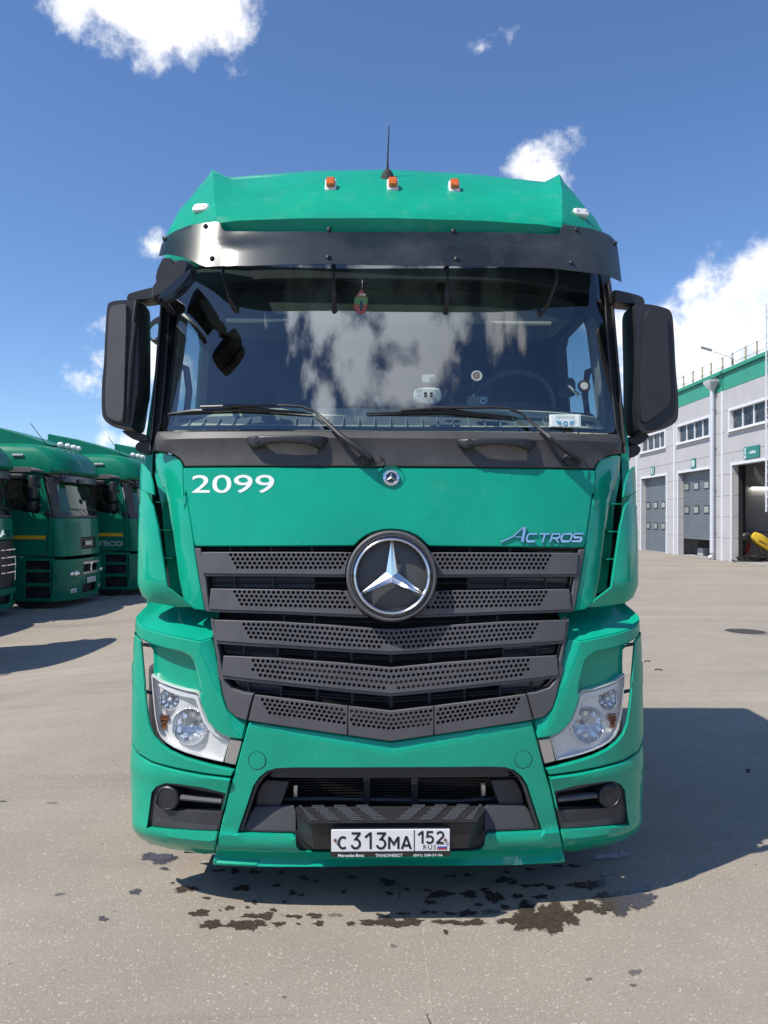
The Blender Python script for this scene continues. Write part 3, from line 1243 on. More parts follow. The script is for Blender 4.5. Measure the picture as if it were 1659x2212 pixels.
# slat 5 in three sections
s5T = pl('G 762,200 1050,236 1314,268 1575,297', S_low)
s5B = pl('G 722,354 1000,396 1312,441 1575,476', S_low)
s5T[-1] = (0, s5T[-1][1]); s5B[-1] = (0, s5B[-1][1])
z5 = pl('G 782,208 1050,242 1314,276 1575,304 1575,432 1314,402 1050,358 850,328 820,308 800,268', S_low)
z5l = z5[:3] + z5[5:]
tl5 = line_z(s5T)
t5, b5_ = line_z(pl('G 782,214 1050,248 1314,282 1575,312', S_low)), line_z(pl('G 800,312 1050,343 1314,384 1575,414', S_low))
zl5 = [p for p in z5[:3]] + [p for p in z5[5:]]
faceL = s5T[:3] + s5B[:3][::-1]
faceL = [(x - (.0015 if i in (2, 3) else 0), z) for i, (x, z) in enumerate(faceL)]
V, F = g_plate(faceL, onS(S_low, -.014), t=.012, bev=.003, grid=0, holes=hole_field(zl5, t5, b5_), seg=.05)
pair(meshobj('grille_slat', V, F, PLAS, truck, ang=30))
xm = s5T[2][0] + .0015
faceM = [(xm, s5T[2][1]), (0, s5T[3][1]), (-xm, s5T[2][1]), (-xm, s5B[2][1]), (0, s5B[3][1]), (xm, s5B[2][1])]
zM = [(xm + .004, z5[2][1]), (0, z5[3][1]), (-xm - .004, z5[2][1]), (-xm - .004, z5[5][1]), (0, z5[4][1]), (xm + .004, z5[5][1])]
V, F = g_plate(faceM, onS(S_low, -.014), t=.012, bev=.003, grid=0, holes=hole_field(zM, t5, b5_), seg=.05)
meshobj('grille_slat', V, F, PLAS, truck, ang=30)

# dark lattice behind the slats
LAT = mat('lattice plastic', (0.03, 0.031, 0.036), 0.5)
mb = MB()
for y0, x0, x1, dy in ((397, 450, 1330, 0), (600, 490, 1300, 0), (825, 930, 1560, 12), (985, 570, 1575, 62), (1000, 570, 1575, 62)):
    pts = []
    for k in range(9):
        x_ = x0 + (x1 - x0) * k / 8
        y_ = y0 + dy * k / 8
        X_, Z_ = unp('E', x_, y_, S_low)
        pts.append(TL((X_, float(S_low(X_, Z_)) + .03, Z_)))
    mb.add(*g_tube(pts, .0035, 4))
for y0, x0, x1, dy in ((170, 620, 1575, 70), (188, 640, 1575, 70)):
    pts = []
    for k in range(9):
        X_, Z_ = unp('G', x0 + (x1 - x0) * k / 8, y0 + dy * k / 8, S_low)
        pts.append(TL((X_, float(S_low(X_, Z_)) + .03, Z_)))
    mb.add(*g_tube(pts, .0035, 4))
for cr, y0, y1, xs in (('E', 385, 415, (610, 855, 1098)), ('E', 560, 632, (636, 868, 1108)), ('E', 795, 850, (930, 1113)),
                       ('E', 955, 1070, (690, 893, 1120, 1335, 1568)), ('G', 100, 290, (718, 912, 1128, 1338, 1566))):
    for x_ in xs:
        yy0, yy1 = y0, y1
        if cr == 'E' and y0 == 955: yy0 = 955 + (x_ - 570) * .045; yy1 = yy0 + 75
        if cr == 'G': yy0 = 108 + (x_ - 600) * .1; yy1 = yy0 + 85
        a_ = unp(cr, x_, yy0, S_low); b_ = unp(cr, x_, yy1, S_low)
        mb.add(*g_tube([TL((a_[0], float(S_low(*a_)) + .026, a_[1])), TL((b_[0], float(S_low(*b_)) + .026, b_[1]))], .006, 4))
la = mb.build('grille_lattice', LAT, truck)
mirror_x(la)
# solid blanking plates in the outer gaps
for spec in ('E 490,566 1100,570 1106,632 500,624', 'E 565,960 885,982 890,1052 575,1024', 'G 610,118 905,152 912,212 660,170'):
    q = pl(spec, S_low)
    pair(plate('blanking_plate', q, onS(S_low, .045), LAT, truck, t=.01, bev=0, grid=0))

# ---- big star emblem
CHR2 = mat('bright chrome', (0.92, 0.92, 0.93), 0.17, 1.0)
eo = TL((0, EY, EZ))
emb = lathe('emblem', [(RR * .80, -.02), (RR * .80, .032), (RR * .835, .044), (RR * .865, .046), (RR * .90, .043), (RR * .905, .040), (RR * .915, .045), (RR * .955, .047), (RR * .99, .040), (RR, .028), (RR, -.03)],
            eo, (0, -1, .055), PLAS, truck, n=96, ang=25)
lathe('emblem_groove', [(RR * .838, .0455), (RR * .862, .0475), (RR * .885, .0455)], eo, (0, -1, .055), GLBLK, emb, n=96)
lathe('emblem_ring', [(RR * .760, .030), (RR * .768, .044), (RR * .785, .052), (RR * .806, .055), (RR * .828, .053), (RR * .846, .046), (RR * .85, .040)], eo, (0, -1, .055), CHR2, emb, n=96, ang=60)

MESHM = bpy.data.materials.new('fine diamond mesh')
MESHM.use_nodes = True
_t = MESHM.node_tree
_b = _t.nodes['Principled BSDF']
_co = nd(_t, 'ShaderNodeTexCoord').outputs['Object']
_s = nd(_t, 'ShaderNodeSeparateXYZ'); _t.links.new(_co, _s.inputs[0])
_u = mth(_t, 'MULTIPLY', mth(_t, 'ADD', mth(_t, 'MULTIPLY', _s.outputs['X'], 1.0), _s.outputs['Z']), 1 / .0068)
_v = mth(_t, 'MULTIPLY', mth(_t, 'SUBTRACT', mth(_t, 'MULTIPLY', _s.outputs['X'], 1.0), _s.outputs['Z']), 1 / .0068)
_fu = mth(_t, 'ABSOLUTE', mth(_t, 'SUBTRACT', mth(_t, 'FRACT', _u), .5))
_fv = mth(_t, 'ABSOLUTE', mth(_t, 'SUBTRACT', mth(_t, 'FRACT', _v), .5))
_m = smooth(_t, mth(_t, 'MAXIMUM', _fu, _fv), .36, .44)
_t.links.new(mixc(_t, _m, (.004, .004, .004), (.20, .20, .205)), _b.inputs['Base Color'])
_b.inputs['Roughness'].default_value = .4
lathe('emblem_mesh', [(0, .012), (RR * .5, .011), (RR * .82, .004)], eo, (0, -1, .055), MESHM, emb, n=64)
so = star('emblem_star', RR * .775, .024, .007, RR * .145, TL((0, EY - .036, EZ + .003)), CHR2, emb)

# ================================================================== CHEEKS, HEADLAMPS, BUMPER
# cheek front face
chk = pl('J 148,332 250,480 530,570 900,655 1195,712 1375,672 E 525,985 545,1100 560,1180 G 540,20 572,200 600,290 650,338 712,358 690,470 L 1430,1262 1290,1205 1180,1120 1080,1000 1020,850 965,700 935,570 J 1215,1560 1180,1350 1140,1200 1100,1060 1040,970 900,895 650,850 400,772 200,664 135,562', S_low)
# ridge: the face falls back towards the grille
rA, rB = unp('J', 1195, 712, S_low), unp('G', 600, 330, S_low)


def ridge(x, z):
    t_ = (z - rA[1]) / (rB[1] - rA[1])
    xr = abs(rA[0]) + (abs(rB[0]) - abs(rA[0])) * t_
    d_ = xr - abs(x)
    k = min(1, max(0, (z - rB[1] + .12) / .14))
    return max(0, d_) * .55 * k * k * (3 - 2 * k) - .012


def chkf(x, z):
    return ridge(x, z)


cho = plate('cheek_panel', chk, onS(S_low, 0, chkf), PAINT, truck, t=.05, bev=.008, grid=.03)
pair(cho)
# recessed panel above the headlamp
rec = pl('J 330,815 600,900 900,880 1045,955 1110,1050 1150,1200 1190,1350 L 955,480 930,550 850,530 700,485 500,420 300,350 180,285 J 430,1290 425,900 ', S_low, .05)
rec = pl('J 330,780 650,820 900,860 1060,940 1130,1050 1170,1200 1220,1420 L 960,560 700,500 500,430 300,362 170,290 L 178,60 J 420,880', S_low, .04)
ro = plate('headlamp_surround', rec, onS(S_low, .045), PAINT, truck, t=.04, bev=.005, grid=.04)
pair(ro)

# shelf on top of the cheek
sA = pl('J 148,332 250,480 530,570 900,655 1195,712 1375,672', S_low)


def shelf():
    fr = resample(sA, .04, closed=False)
    fr = [(x, z) for x, z in fr]
    V, F = [], []
    n = len(fr)
    rows = 6
    for k in range(rows):
        t_ = k / (rows - 1)
        for x, z in fr:
            Yf = float(S_low(x, z)) + ridge(x, z)
            sx = -1
            xx = x + (abs(x) * .0 + (abs(x) > 1.0) * (abs(x) - 1.0) * .45) * t_
            y_ = Yf + .004 + .26 * t_
            z_ = z + .012 * math.sin(min(1, t_ * 5) * math.pi / 2) + .115 * t_ ** 1.15
            V.append(TL((xx, y_, z_)))
    for k in range(rows - 1):
        for j in range(n - 1):
            F.append((k * n + j, k * n + j + 1, (k + 1) * n + j + 1, (k + 1) * n + j))
    o = meshobj('cheek_shelf', V, F, PAINT, truck, ang=60)
    for p in o.data.polygons: pass
    return o


sh_ = shelf()
pair(sh_)

# outer corner blade (stands off the lamp) and strip below the headlamp
bl_ = pl('J 128,560 160,640 215,708 236,720 240,800 265,1100 300,1500 L 40,400 80,800 120,1050 190,1230 300,1360 460,1480 700,1590 1000,1680 1250,1740 1510,1790 L 1462,1880 G 612,690 460,672 300,642 150,602 62,545 28,470 30,300 37,0 E 38,1200 40,1000 45,890', S_low, -.01)
blo = plate('bumper_corner_blade', bl_, onS(S_low, -.012, lambda x, z: -.010 * math.exp(-((abs(x) - 1.2) / .05) ** 2)), PAINT, truck, t=.022, bev=.005, grid=.03)
pair(blo)
for zc in ((290, 830), (330, 1620)):
    X_, Z_ = unp('J', zc[0] - 20, zc[1], S_low)
    pair(tube('blade_strut', [TL((X_ - .04, float(S_low(X_, Z_)) + .10, Z_)), TL((X_ + .03, float(S_low(X_, Z_)) + .05, Z_))], .009, BLK, truck, n=8))

# headlamp
hl = pl('L 140,245 220,300 300,358 500,432 700,490 870,520 925,565 960,680 1010,850 1060,985 1140,1105 1260,1205 1425,1268 1315,1672 1100,1625 900,1575 700,1515 520,1440 400,1365 300,1270 240,1150 195,900 165,600', S_low)
bucket_out = [p for p in hl]
hroot = plate('headlamp', hl, onS(S_low, .010), mat('lamp bezel', (0.80, 0.78, 0.76), 0.3, 0.15, coat=.6), truck, t=.10, bev=0, grid=0, holes=[resample(offset_in(resample(hl, .03), .004), .03)])
REFL = mat('lamp reflector', (0.93, 0.94, 0.96), 0.16, 0.72)
_t = REFL.node_tree
_w = nd(_t, 'ShaderNodeTexWave', i_Scale=38.0, i_Distortion=1.5)
_t.links.new(nd(_t, 'ShaderNodeTexCoord').outputs['Object'], _w.inputs['Vector'])
_bp = nd(_t, 'ShaderNodeBump', i_Strength=.6, i_Distance=.004)
_t.links.new(_w.outputs['Fac'], _bp.inputs['Height'])
_t.links.new(_bp.outputs[0], _t.nodes['Principled BSDF'].inputs['Normal'])
BEZ = mat('lamp bezel', (0.80, 0.78, 0.76), 0.3, 0.15, coat=.6)
lg_out = pl('L 240,400 300,405 500,480 700,535 850,565 905,610 930,720 975,860 1030,1000 1110,1120 1220,1220 1380,1300 1370,1340 1190,1265 1070,1160 985,1040 930,900 880,740 850,665 800,640 640,615 500,570 380,515 250,445', S_low)
GUIDE = mat('light guide', (0.78, 0.78, 0.78), 0.12, 0.0, coat=1.0)
plate('light_guide', lg_out, onS(S_low, .018), GUIDE, hroot, t=.012, bev=.003, grid=0)


def lamp(cx, cy, rpx, dep, kids, bulb):
    X_, Z_ = unp('L', cx, cy, S_low)
    r = rpx * .1323 / FOC * 3.5
    Y_ = float(S_low(X_, Z_)) + .035
    org = TL((X_, Y_, Z_))
    bz_holes.append(circ(X_, Z_, r * .97, 28))
    ax = (-.18, -1, .05)
    o_ = lathe('reflector', [(0, -dep), (r * .25, -dep * .97), (r * .5, -dep * .8), (r * .75, -dep * .48), (r * .93, -.004), (r * .96, .006), (r, .004), (r * 1.03, -.01)], org, ax, REFL, hroot, n=40, ang=50)
    lathe('bulb', [(0, bulb), (.008, bulb - .003), (.011, bulb - .012), (.011, -dep)], org, ax, GUIDE, o_, n=14)
    # facets
    mb_ = MB()
    for k in range(9):
        a = 2 * math.pi * k / 9
        mb_.add(*g_box(org + Vector((math.cos(a) * r * .62, .012, math.sin(a) * r * .62)), (r * .22, .004, r * .30), 0, Matrix.Rotation(a, 4, 'Y') @ Matrix.Rotation(.5, 4, 'X')))
    mb_.build('reflector_facets', REFL, o_)
    return o_


bz_holes = []
L1 = lamp(412, 672, 185, .045, None, .0)
L2 = lamp(748, 1112, 300, .06, None, -.015)
plate('lamp_bezel', offset_in(resample(hl, .03), .004), onS(S_low, .040, lambda x, z: .008 * math.sin((abs(x) - .8) * 34)), BEZ, hroot, t=.01, bev=0, grid=.03, holes=bz_holes)
AMBR = mat('amber turn reflector', (0.36, 0.11, 0.03), 0.2, 0.6, var=.5, vscale=60)
turn = plate('turn_lamp', pl('L 225,935 300,920 400,935 395,1000 370,1080 350,1160 320,1200 285,1150 250,1070', S_low), onS(S_low, .04, lambda x, z: .012 * math.sin(z * 400)), AMBR, hroot, t=.01, bev=.002, grid=.008)
V, F = g_sheet(hl, onS(S_low, .006), .04)
lens_ = meshobj('lamp_glass', V, F, LENS, hroot, ang=80)
# mirrored headlamp with all its pieces
h2 = mirror_x(hroot)
for ch in list(hroot.children):
    c2 = mirror_x(ch, parent=h2)
    for g_ in list(ch.children): mirror_x(g_, parent=c2)

tr_ = pl('L 1432,1278 1635,1310 1525,1712 1338,1668', S_low)
pair(plate('bumper_trim', tr_, onS(S_low, -.004), SILV, truck, t=.03, bev=.004, grid=0))

# lower bumper corner
lc_out = pl('G 28,478 62,552 150,608 300,648 460,678 622,697 602,772 545,1022 516,1172 440,1186 400,1176 250,1150 110,1118 60,1065 40,1000 25,700 24,560', S_low)
fogo = pl('G 118,990 128,900 145,775 172,738 228,717 300,720 450,742 598,778 545,1022 300,1008', S_low)
zcr = unp('G', 300, 1008, S_low)[1]
zbt = unp('G', 300, 1085, S_low)[1]


def lcf(x, z):
    y = -.012
    y += -.016 * math.exp(-((z - zcr + .02) / .03) ** 2)
    if z < zbt: y += (zbt - z) * .9
    ztop = lc_out[2][1]
    y -= .012 * math.exp(-((z - ztop + .04) / .03) ** 2)
    return y


fog_hole = resample(fogo, .03)
lco = plate('bumper_corner', lc_out, onS(S_low, 0, lcf), PAINT, truck, t=.03, bev=.006, grid=.03, holes=[offset_in(resample(pl('G 124,984 134,900 150,780 176,744 230,723 300,726 450,748 590,783 540,1014 300,1002', S_low), .03), 0)])
pair(lco)
# fog lamp insert
fi = plate('fog_lamp_insert', fogo, onS(S_low, .004, lambda x, z: -.002), PLASD, truck, t=.04, bev=.004, grid=0,
           holes=[resample(pl('G 176,780 230,738 330,752 560,795 572,805 556,900 548,905 200,885 170,850', S_low), .03)])
low = pl('G 196,885 545,900 538,1012 150,982', S_low)
plate('insert_ramp', low, onS(S_low, -.002, lambda x, z: max(0, (z - low[0][1] + .05)) * .5), PLASD, fi, t=.01, bev=.003, grid=.03)
plate('insert_back', offset_in(resample(fogo, .03), .005), onS(S_low, .10), VOID, fi, t=.01, bev=0, grid=0)
fx, fz = unp('G', 245, 815, S_low)
fY = float(S_low(fx, fz))
fr_ = 72 * .3637 / FOC * 3.5
lathe('fog_lamp_cap', [(0, .012), (fr_ * .82, .010), (fr_ * .86, .014), (fr_ * .97, .008), (fr_, -.004), (fr_, -.06)], TL((fx, fY, fz)), (-.25, -1, 0), BLK, fi, n=40)
p1_, p2_ = unp('G', 320, 822, S_low), unp('G', 565, 842, S_low)
tube('insert_bar', [TL((p1_[0], float(S_low(*p1_)) + .02, p1_[1])), TL((p2_[0], float(S_low(*p2_)) + .015, p2_[1]))], .019, PLAS, fi, n=10, flat=.7)
fi2 = mirror_x(fi)
for ch in list(fi.children): mirror_x(ch, parent=fi2)

# centre bumper
cb = pl('G 1575,488 1312,450 1000,404 725,364 695,470 655,622 608,775 552,1025 512,1208 1575,1212', S_low)
# opening, listed from top centre
op = pl('G 1575,632 1000,633 885,638 830,655 785,692 750,745 712,860 672,975 657,1024 985,1034 1003,1045 1008,1100 1030,1125 1060,1132 1575,1134', S_low)
zfold = {}
fcz = line_z(pl('G 720,384 1000,438 1300,494 1575,546', S_low))
zl1 = unp('G', 800, 1034, S_low)[1]; zl2 = unp('G', 800, 1118, S_low)[1]; zl3 = unp('G', 800, 1182, S_low)[1]


def cbf(x, z):
    y = -.006
    zf = fcz(x)
    if z > zf: y += (z - zf) * .35       # chamfer under the grille
    # bright ledge below the opening
    if z < zl1: y -= .012
    if z < zl2: y += min(.03, (zl2 - z) * .75)
    if z < zl3: y -= .030 * min(1, (zl3 - z) / .010)
    return y


cbo = plate('centre_bumper', symm(cb), onS(S_low, 0, cbf), PAINT, truck, t=.035, bev=.005, grid=.02, holes=[resample(symm(op), .03)])
for sg in (-1,):
    X_, Z_ = unp('G', 775, 593, S_low)
    cap = lathe('tow_cover', [(0, .0075), (.0365, .0075), (.0375, .005), (.038, .0)], TL((X_, float(S_low(X_, Z_)), Z_)), (-.1, -1, 0), PAINT, truck, n=40)
    lathe('cover_gap', [(.038, .0068), (.0402, .0068)], TL((X_, float(S_low(X_, Z_)), Z_)), (-.1, -1, 0), VOID, cap, n=40)
    c2 = mirror_x(cap)
    for g_ in list(cap.children): mirror_x(g_, parent=c2)

# lower intake: frame, mesh strip, cheeks, step
ofr_in = pl('G 1575,650 1000,651 890,656 845,672 805,708 772,760 735,870 700,975 692,1016 985,1024 1575,1024', S_low)
ofr = symm(pl('G 1575,634 1000,635 887,640 833,657 788,694 753,747 715,862 675,977 660,1022 985,1032 1003,1045 1008,1060 1575,1060', S_low))
plate('intake_frame', ofr, onS(S_low, .010), PLASD, truck, t=.09, bev=.004, grid=0, holes=[resample(symm(ofr_in), .04)])
STRIPM = bpy.data.materials.new('fine perforated strip')
STRIPM.use_nodes = True
_t = STRIPM.node_tree
_b = _t.nodes['Principled BSDF']
_co = nd(_t, 'ShaderNodeTexCoord').outputs['Object']
_s = nd(_t, 'ShaderNodeSeparateXYZ'); _t.links.new(_co, _s.inputs[0])
_rz = mth(_t, 'MULTIPLY', _s.outputs['Z'], 1 / .0075)
_row = mth(_t, 'FLOOR', _rz)
_sx = mth(_t, 'ADD', mth(_t, 'MULTIPLY', _s.outputs['X'], 1 / .009), mth(_t, 'MULTIPLY', _row, .5))
_du = mth(_t, 'SUBTRACT', mth(_t, 'FRACT', _sx), .5)
_dv = mth(_t, 'SUBTRACT', mth(_t, 'FRACT', _rz), .5)
_dd = mth(_t, 'ADD', mth(_t, 'MULTIPLY', _du, _du), mth(_t, 'MULTIPLY', _dv, _dv))
_t.links.new(mixc(_t, smooth(_t, _dd, .08, .14), (.004, .004, .004), (.05, .05, .055)), _b.inputs['Base Color'])
_b.inputs['Roughness'].default_value = .45
ms_ = symm(pl('G 1575,655 1000,656 895,660 868,668 838,702 868,714 1575,716', S_low))
plate('intake_mesh', ms_, onS(S_low, .035, lambda x, z: 0), STRIPM, truck, t=.012, bev=.002, grid=0)
chin = pl('G 828,716 966,722 905,886 760,880 770,800 800,740', S_low, .06)
pair(plate('intake_cheek', chin, onS(S_low, .07), PLASD, truck, t=.02, bev=.004, grid=0))
ramp = pl('G 750,895 985,893 1000,925 1005,1026 690,1018 720,930', S_low)
pair(plate('intake_ramp', ramp, onS(S_low, .012, lambda x, z: max(0, z - ramp[3][1]) * .45), PLASD, truck, t=.02, bev=.004, grid=.03))
zr0, zr1 = unp('G', 1500, 720, S_low, .12)[1], unp('G', 1500, 900, S_low, .12)[1]
mb = MB()
z_ = zr1
while z_ < zr0:
    mb.add(*g_box(TL((0, 3.58, z_)), (1.25, .012, .0045)))
    z_ += .0125
rad = mb.build('radiator', mat('radiator fins', (0.025, 0.024, 0.022), .5, .5, var=.3, vscale=40), truck)
box('radiator_core', TL((0, 3.62, (zr0 + zr1) / 2)), (1.4, .03, .34), VOID, rad)
for x_ in (-.105, .115):
    box('radiator_post', TL((x_, 3.545, (zr0 + zr1) / 2)), (.03, .03, zr0 - zr1 + .04), BLK, rad, bev=.004)
tube('radiator_pipe', [TL((-.62, 3.56, zr1 + .04)), TL((-.3, 3.555, zr1 + .045)), TL((.3, 3.555, zr1 + .03)), TL((.6, 3.56, zr1 + .045))], .012, BLK, rad)
for x_ in (-.43, .43):
    box('radiator_clip', TL((x_, 3.54, zr0 - .05)), (.02, .03, .055), SILV, rad, bev=.003)
    box('radiator_clip', TL((x_ * 1.17, 3.54, zr0 - .06)), (.018, .02, .03), SILV, rad, bev=.003)

for sg in (-1, 1):
    box('light_block_wall', TL((sg * 1.04, 3.80, .74)), (.03, .28, 1.0), VOID, truck)  # unseen boards added to stop sun leaking past the sides of the firewall
    box('light_block_wall', TL((sg * 1.00, 3.85, 1.62)), (.03, .30, .74), VOID, truck)
box('light_block_tray', TL((0, 3.63, .285)), (1.90, .24, .03), VOID, truck)  # unseen boxes added to keep slits of sunlight out of the truck's shadow
box('light_block_tray', TL((0, 3.98, .36)), (1.96, .56, .14), VOID, truck)
stb = symm(pl('G 1575,1020 1000,1020 1003,1045 1008,1100 1030,1125 1060,1132 1575,1134', S_low))
plate('step_backing', stb, onS(S_low, .004), BLK, truck, t=.02, bev=0, grid=0)
# step with tread
stw = abs(unp('G', 1000, 930, S_low)[0])
szt = unp('Q', 800, 222, S_low, .03)[1]
szf = unp('Q', 800, 306, S_low, -.11)[1]
szb = unp('Q', 300, 492, S_low, -.08)[1]
SY = 3.285
xs_, xb_ = abs(at_depth('Q', 165, 306, SY).x), abs(at_depth('Q', 85, 232, 3.42).x)
st_top = [(-xb_, 3.44, szf + .012), (-xb_, 3.40, szf + .012), (-xs_, SY, szf), (xs_, SY, szf), (xb_, 3.40, szf + .012), (xb_, 3.44, szf + .012)]
st_bot = [(-xb_ + .01, 3.44, szb + .02), (-xb_ + .01, 3.41, szb + .02), (-xs_ + .03, SY + .03, szb), (xs_ - .03, SY + .03, szb), (xb_ - .01, 3.41, szb + .02), (xb_ - .01, 3.44, szb + .02)]
step = loft('front_step', [[TL(p) for p in st_bot], [TL((p[0], p[1], p[2] + .01)) for p in [(a[0] * .5 + b[0] * .5, a[1] * .5 + b[1] * .5, a[2] * .2 + b[2] * .8) for a, b in zip(st_bot, st_top)]], [TL(p) for p in st_top]], BLK, truck, ang=20)
TREAD = mat('knurled tread', (0.03, 0.03, 0.033), .5)
mb = MB()
mt = MB()
wst = .052
k_ = 0
zt_ = szf + .006


def tp(u, v):
    """u across, v 0 front .. 1 back on the tread plane"""
    return TL((u, SY + .012 + v * .135, zt_ + v * .016))


for i in range(-6, 7):
    if i == 0: continue
    sg = 1 if i > 0 else -1
    j = abs(i) - 1
    u0 = sg * (.02 + j * .098)
    sl_ = sg * .085
    q = [(u0, 0), (u0 + sg * .055, 0), (u0 + sg * .055 + sl_, 1), (u0 + sl_, 1)]
    lim = lambda u, v: max(-(xs_ + (xb_ - xs_) * v) + .01, min((xs_ + (xb_ - xs_) * v) - .01, u))
    for a in range(8):
        for b in range(9):
            v = (b + .5) / 9
            u = u0 + sl_ * v + sg * .055 * (a + .25 + .5 * (b % 2)) / 8
            if abs(u) > (xs_ + (xb_ - xs_) * v) - .012: continue
            c_ = tp(u, v)
            r_ = .0026
            mt.add([c_ + Vector((-r_, -r_, 0)), c_ + Vector((r_, -r_, 0)), c_ + Vector((r_, r_, .0)), c_ + Vector((-r_, r_, 0)), c_ + Vector((0, 0, .005))], [(0, 1, 4), (1, 2, 4), (2, 3, 4), (3, 0, 4)])
tr = mt.build('tread_studs', mat('tread studs', (0.10, 0.10, 0.11), .4), step, smooth_on=False)
tr['kind'] = 'stuff'

# number plate and holder
pA, pB = at_depth('Q', 340, 553, 3.268), at_depth('Q', 1233, 332, 3.268)
PYd = 3.262
hold = box('number_plate_holder', (TL((0, PYd + .006, 0)) + Vector(((pA.x + pB.x) / 2, 0, (pA.z + pB.z) / 2))), (pB.x - pA.x, .014, pB.z - pA.z), GLBLK, truck, bev=.005)
box('holder_mount', TL(((pA.x + pB.x) / 2, PYd + .06, (pA.z + pB.z) / 2 + .02)), (.46, .1, .05), BLK, hold)
wa, wb = at_depth('Q', 348, 514, PYd), at_depth('Q', 1227, 344, PYd)
PLT = mat('number plate white', (0.78, 0.78, 0.78), 0.35, coat=.4)
plt_ = box('number_plate', (wa + wb) / 2 + Vector((0, -.0025, 0)), (wb.x - wa.x, .006, wb.z - wa.z), PLT, truck, bev=.0025)
BLKP = mat('plate black', (0.012, 0.012, 0.012), .5)


def qp(x, y):
    p_ = at_depth('Q', x, y, PYd)
    return p_.x, p_.z


yp = PYd - .0056 - Y0T - .0012
MPt = lambda u, v, w: Vector((u, yp, v))


def qbox(x0, y0, x1, y1, m, nm='plate_line', dy=0):
    a, b = qp(x0, y1), qp(x1, y0)
    return meshobj(nm, [(a[0], yp + dy, a[1]), (b[0], yp + dy, a[1]), (b[0], yp + dy, b[1]), (a[0], yp + dy, b[1])], [(0, 1, 2, 3)], m, plt_, recalc=False, smooth_on=False)


qbox(959, 348, 966, 512, BLKP)


def glyph(name, strokes, x0, y0, x1, y1, w, m=BLKP):
    """plate characters as flat strokes: strokes in a unit box, y up"""
    mb_ = MB()
    a, b = qp(x0, y1), qp(x1, y0)
    sx_, sz_ = b[0] - a[0], b[1] - a[1]
    for s in strokes:
        P = [Vector((a[0] + p[0] * sx_, a[1] + p[1] * sz_)) for p in s]
        L, R_ = [], []
        for i, p in enumerate(P):
            d1 = (P[i] - P[i - 1]).normalized() if i else (P[1] - P[0]).normalized()
            d2 = (P[i + 1] - P[i]).normalized() if i < len(P) - 1 else d1
            n1 = Vector((-d1.y, d1.x)); n2 = Vector((-d2.y, d2.x))
            nn = (n1 + n2).normalized()
            k = 1 / max(.45, nn.dot(n1))
            L.append(p + nn * w / 2 * k); R_.append(p - nn * w / 2 * k)
        V = []
        for l, r in zip(L, R_): V += [(l.x, yp, l.y), (r.x, yp, r.y)]
        F = [(2 * i, 2 * i + 1, 2 * i + 3, 2 * i + 2) for i in range(len(P) - 1)]
        mb_.add(V, F)
    return mb_.build(name, m, plt_, recalc=False, smooth_on=False)


def arcp(cx, cy, rx, ry, a0, a1, n=10):
    return [(cx + rx * math.cos(D2R(a0 + (a1 - a0) * k / n)), cy + ry * math.sin(D2R(a0 + (a1 - a0) * k / n))) for k in range(n + 1)]


G3 = [[(.04, .93), (.88, .93), (.88, .90), (.45, .58)] + arcp(.48, .31, .44, .27, 85, -90, 9) + arcp(.44, .30, .40, .26, -90, -165, 5)]
G1 = [[(0.12, .68), (.72, .93), (.80, .93), (.80, 0)]]
GC = [arcp(.5, .5, .43, .45, 50, 310, 16)]
GM = [[(.08, 0), (.08, .9), (.13, .9), (.5, .38), (.87, .9), (.92, .9), (.92, 0)]]
GA = [[(.04, 0), (.46, .95), (.54, .95), (.96, 0)], [(.22, .28), (.78, .28)]]
G5 = [[(.9, .93), (.2, .93), (.14, .55)] + arcp(.46, .32, .44, .27, 110, -150, 12)]
G2 = [arcp(.5, .68, .40, .25, 165, -20, 10) + [(.70, .46), (.10, .07), (.10, .06), (.95, .06)]]
SW = .0095
glyph('plate_character', GC, 398, 398, 472, 491, SW)
glyph('plate_character', G3, 495, 366, 566, 491, SW)
glyph('plate_character', G1, 590, 366, 652, 491, SW)
glyph('plate_character', G3, 682, 366, 754, 491, SW)
glyph('plate_character', GM, 770, 398, 852, 491, SW)
glyph('plate_character', GA, 868, 398, 940, 491, SW)
glyph('plate_character', G1, 985, 358, 1034, 451, SW * .9)
glyph('plate_character', G5, 1050, 358, 1108, 451, SW * .9)
glyph('plate_character', G2, 1126, 358, 1184, 451, SW * .9)
ra, rb = qp(1030, 494), qp(1124, 460)
text('plate_lettering', 'RUS', MPt, BLKP, plt_, fit=(ra[0], rb[0], ra[1], rb[1]), size=.03, spacing=1.25)
qbox(1133, 458, 1206, 494, mat('flag outline', (.1, .1, .12), .5), 'flag')
qbox(1135, 460, 1204, 471, mat('flag white', (.8, .8, .8), .5), 'flag_stripe', -.0006)
qbox(1135, 471, 1204, 482, mat('flag blue', (.02, .08, .35), .5), 'flag_stripe', -.0006)
qbox(1135, 482, 1204, 493, mat('flag red', (.5, .02, .02), .5), 'flag_stripe', -.0006)
for x_, y_ in ((376, 429), (1193, 427)):
    lathe('plate_bolt', [(0, .008), (.005, .0075), (.0065, .004), (.0065, 0)], at_depth('Q', x_, y_, PYd - .005), (0, -1, 0), RUST, plt_, n=10)
yh_ = PYd - .0015 - Y0T
MPh = lambda u, v, w: Vector((u, yh_ - .0015, v))
for s, x0, x1 in (('Mercedes-Benz', 398, 592), ('ТРАНСИНВЕСТ', 675, 877), ('(831) 228-27-26', 957, 1172)):
    a, b = qp(x0, 553), qp(x1, 529)
    text('holder_lettering', s, MPh, LETT, hold, fit=(a[0], b[0], a[1], b[1]), size=.02, bold=.0004, res=4)

# ================================================================== handles, wipers
def S_lo2(X, Z): return S_low(X, Z) - .012


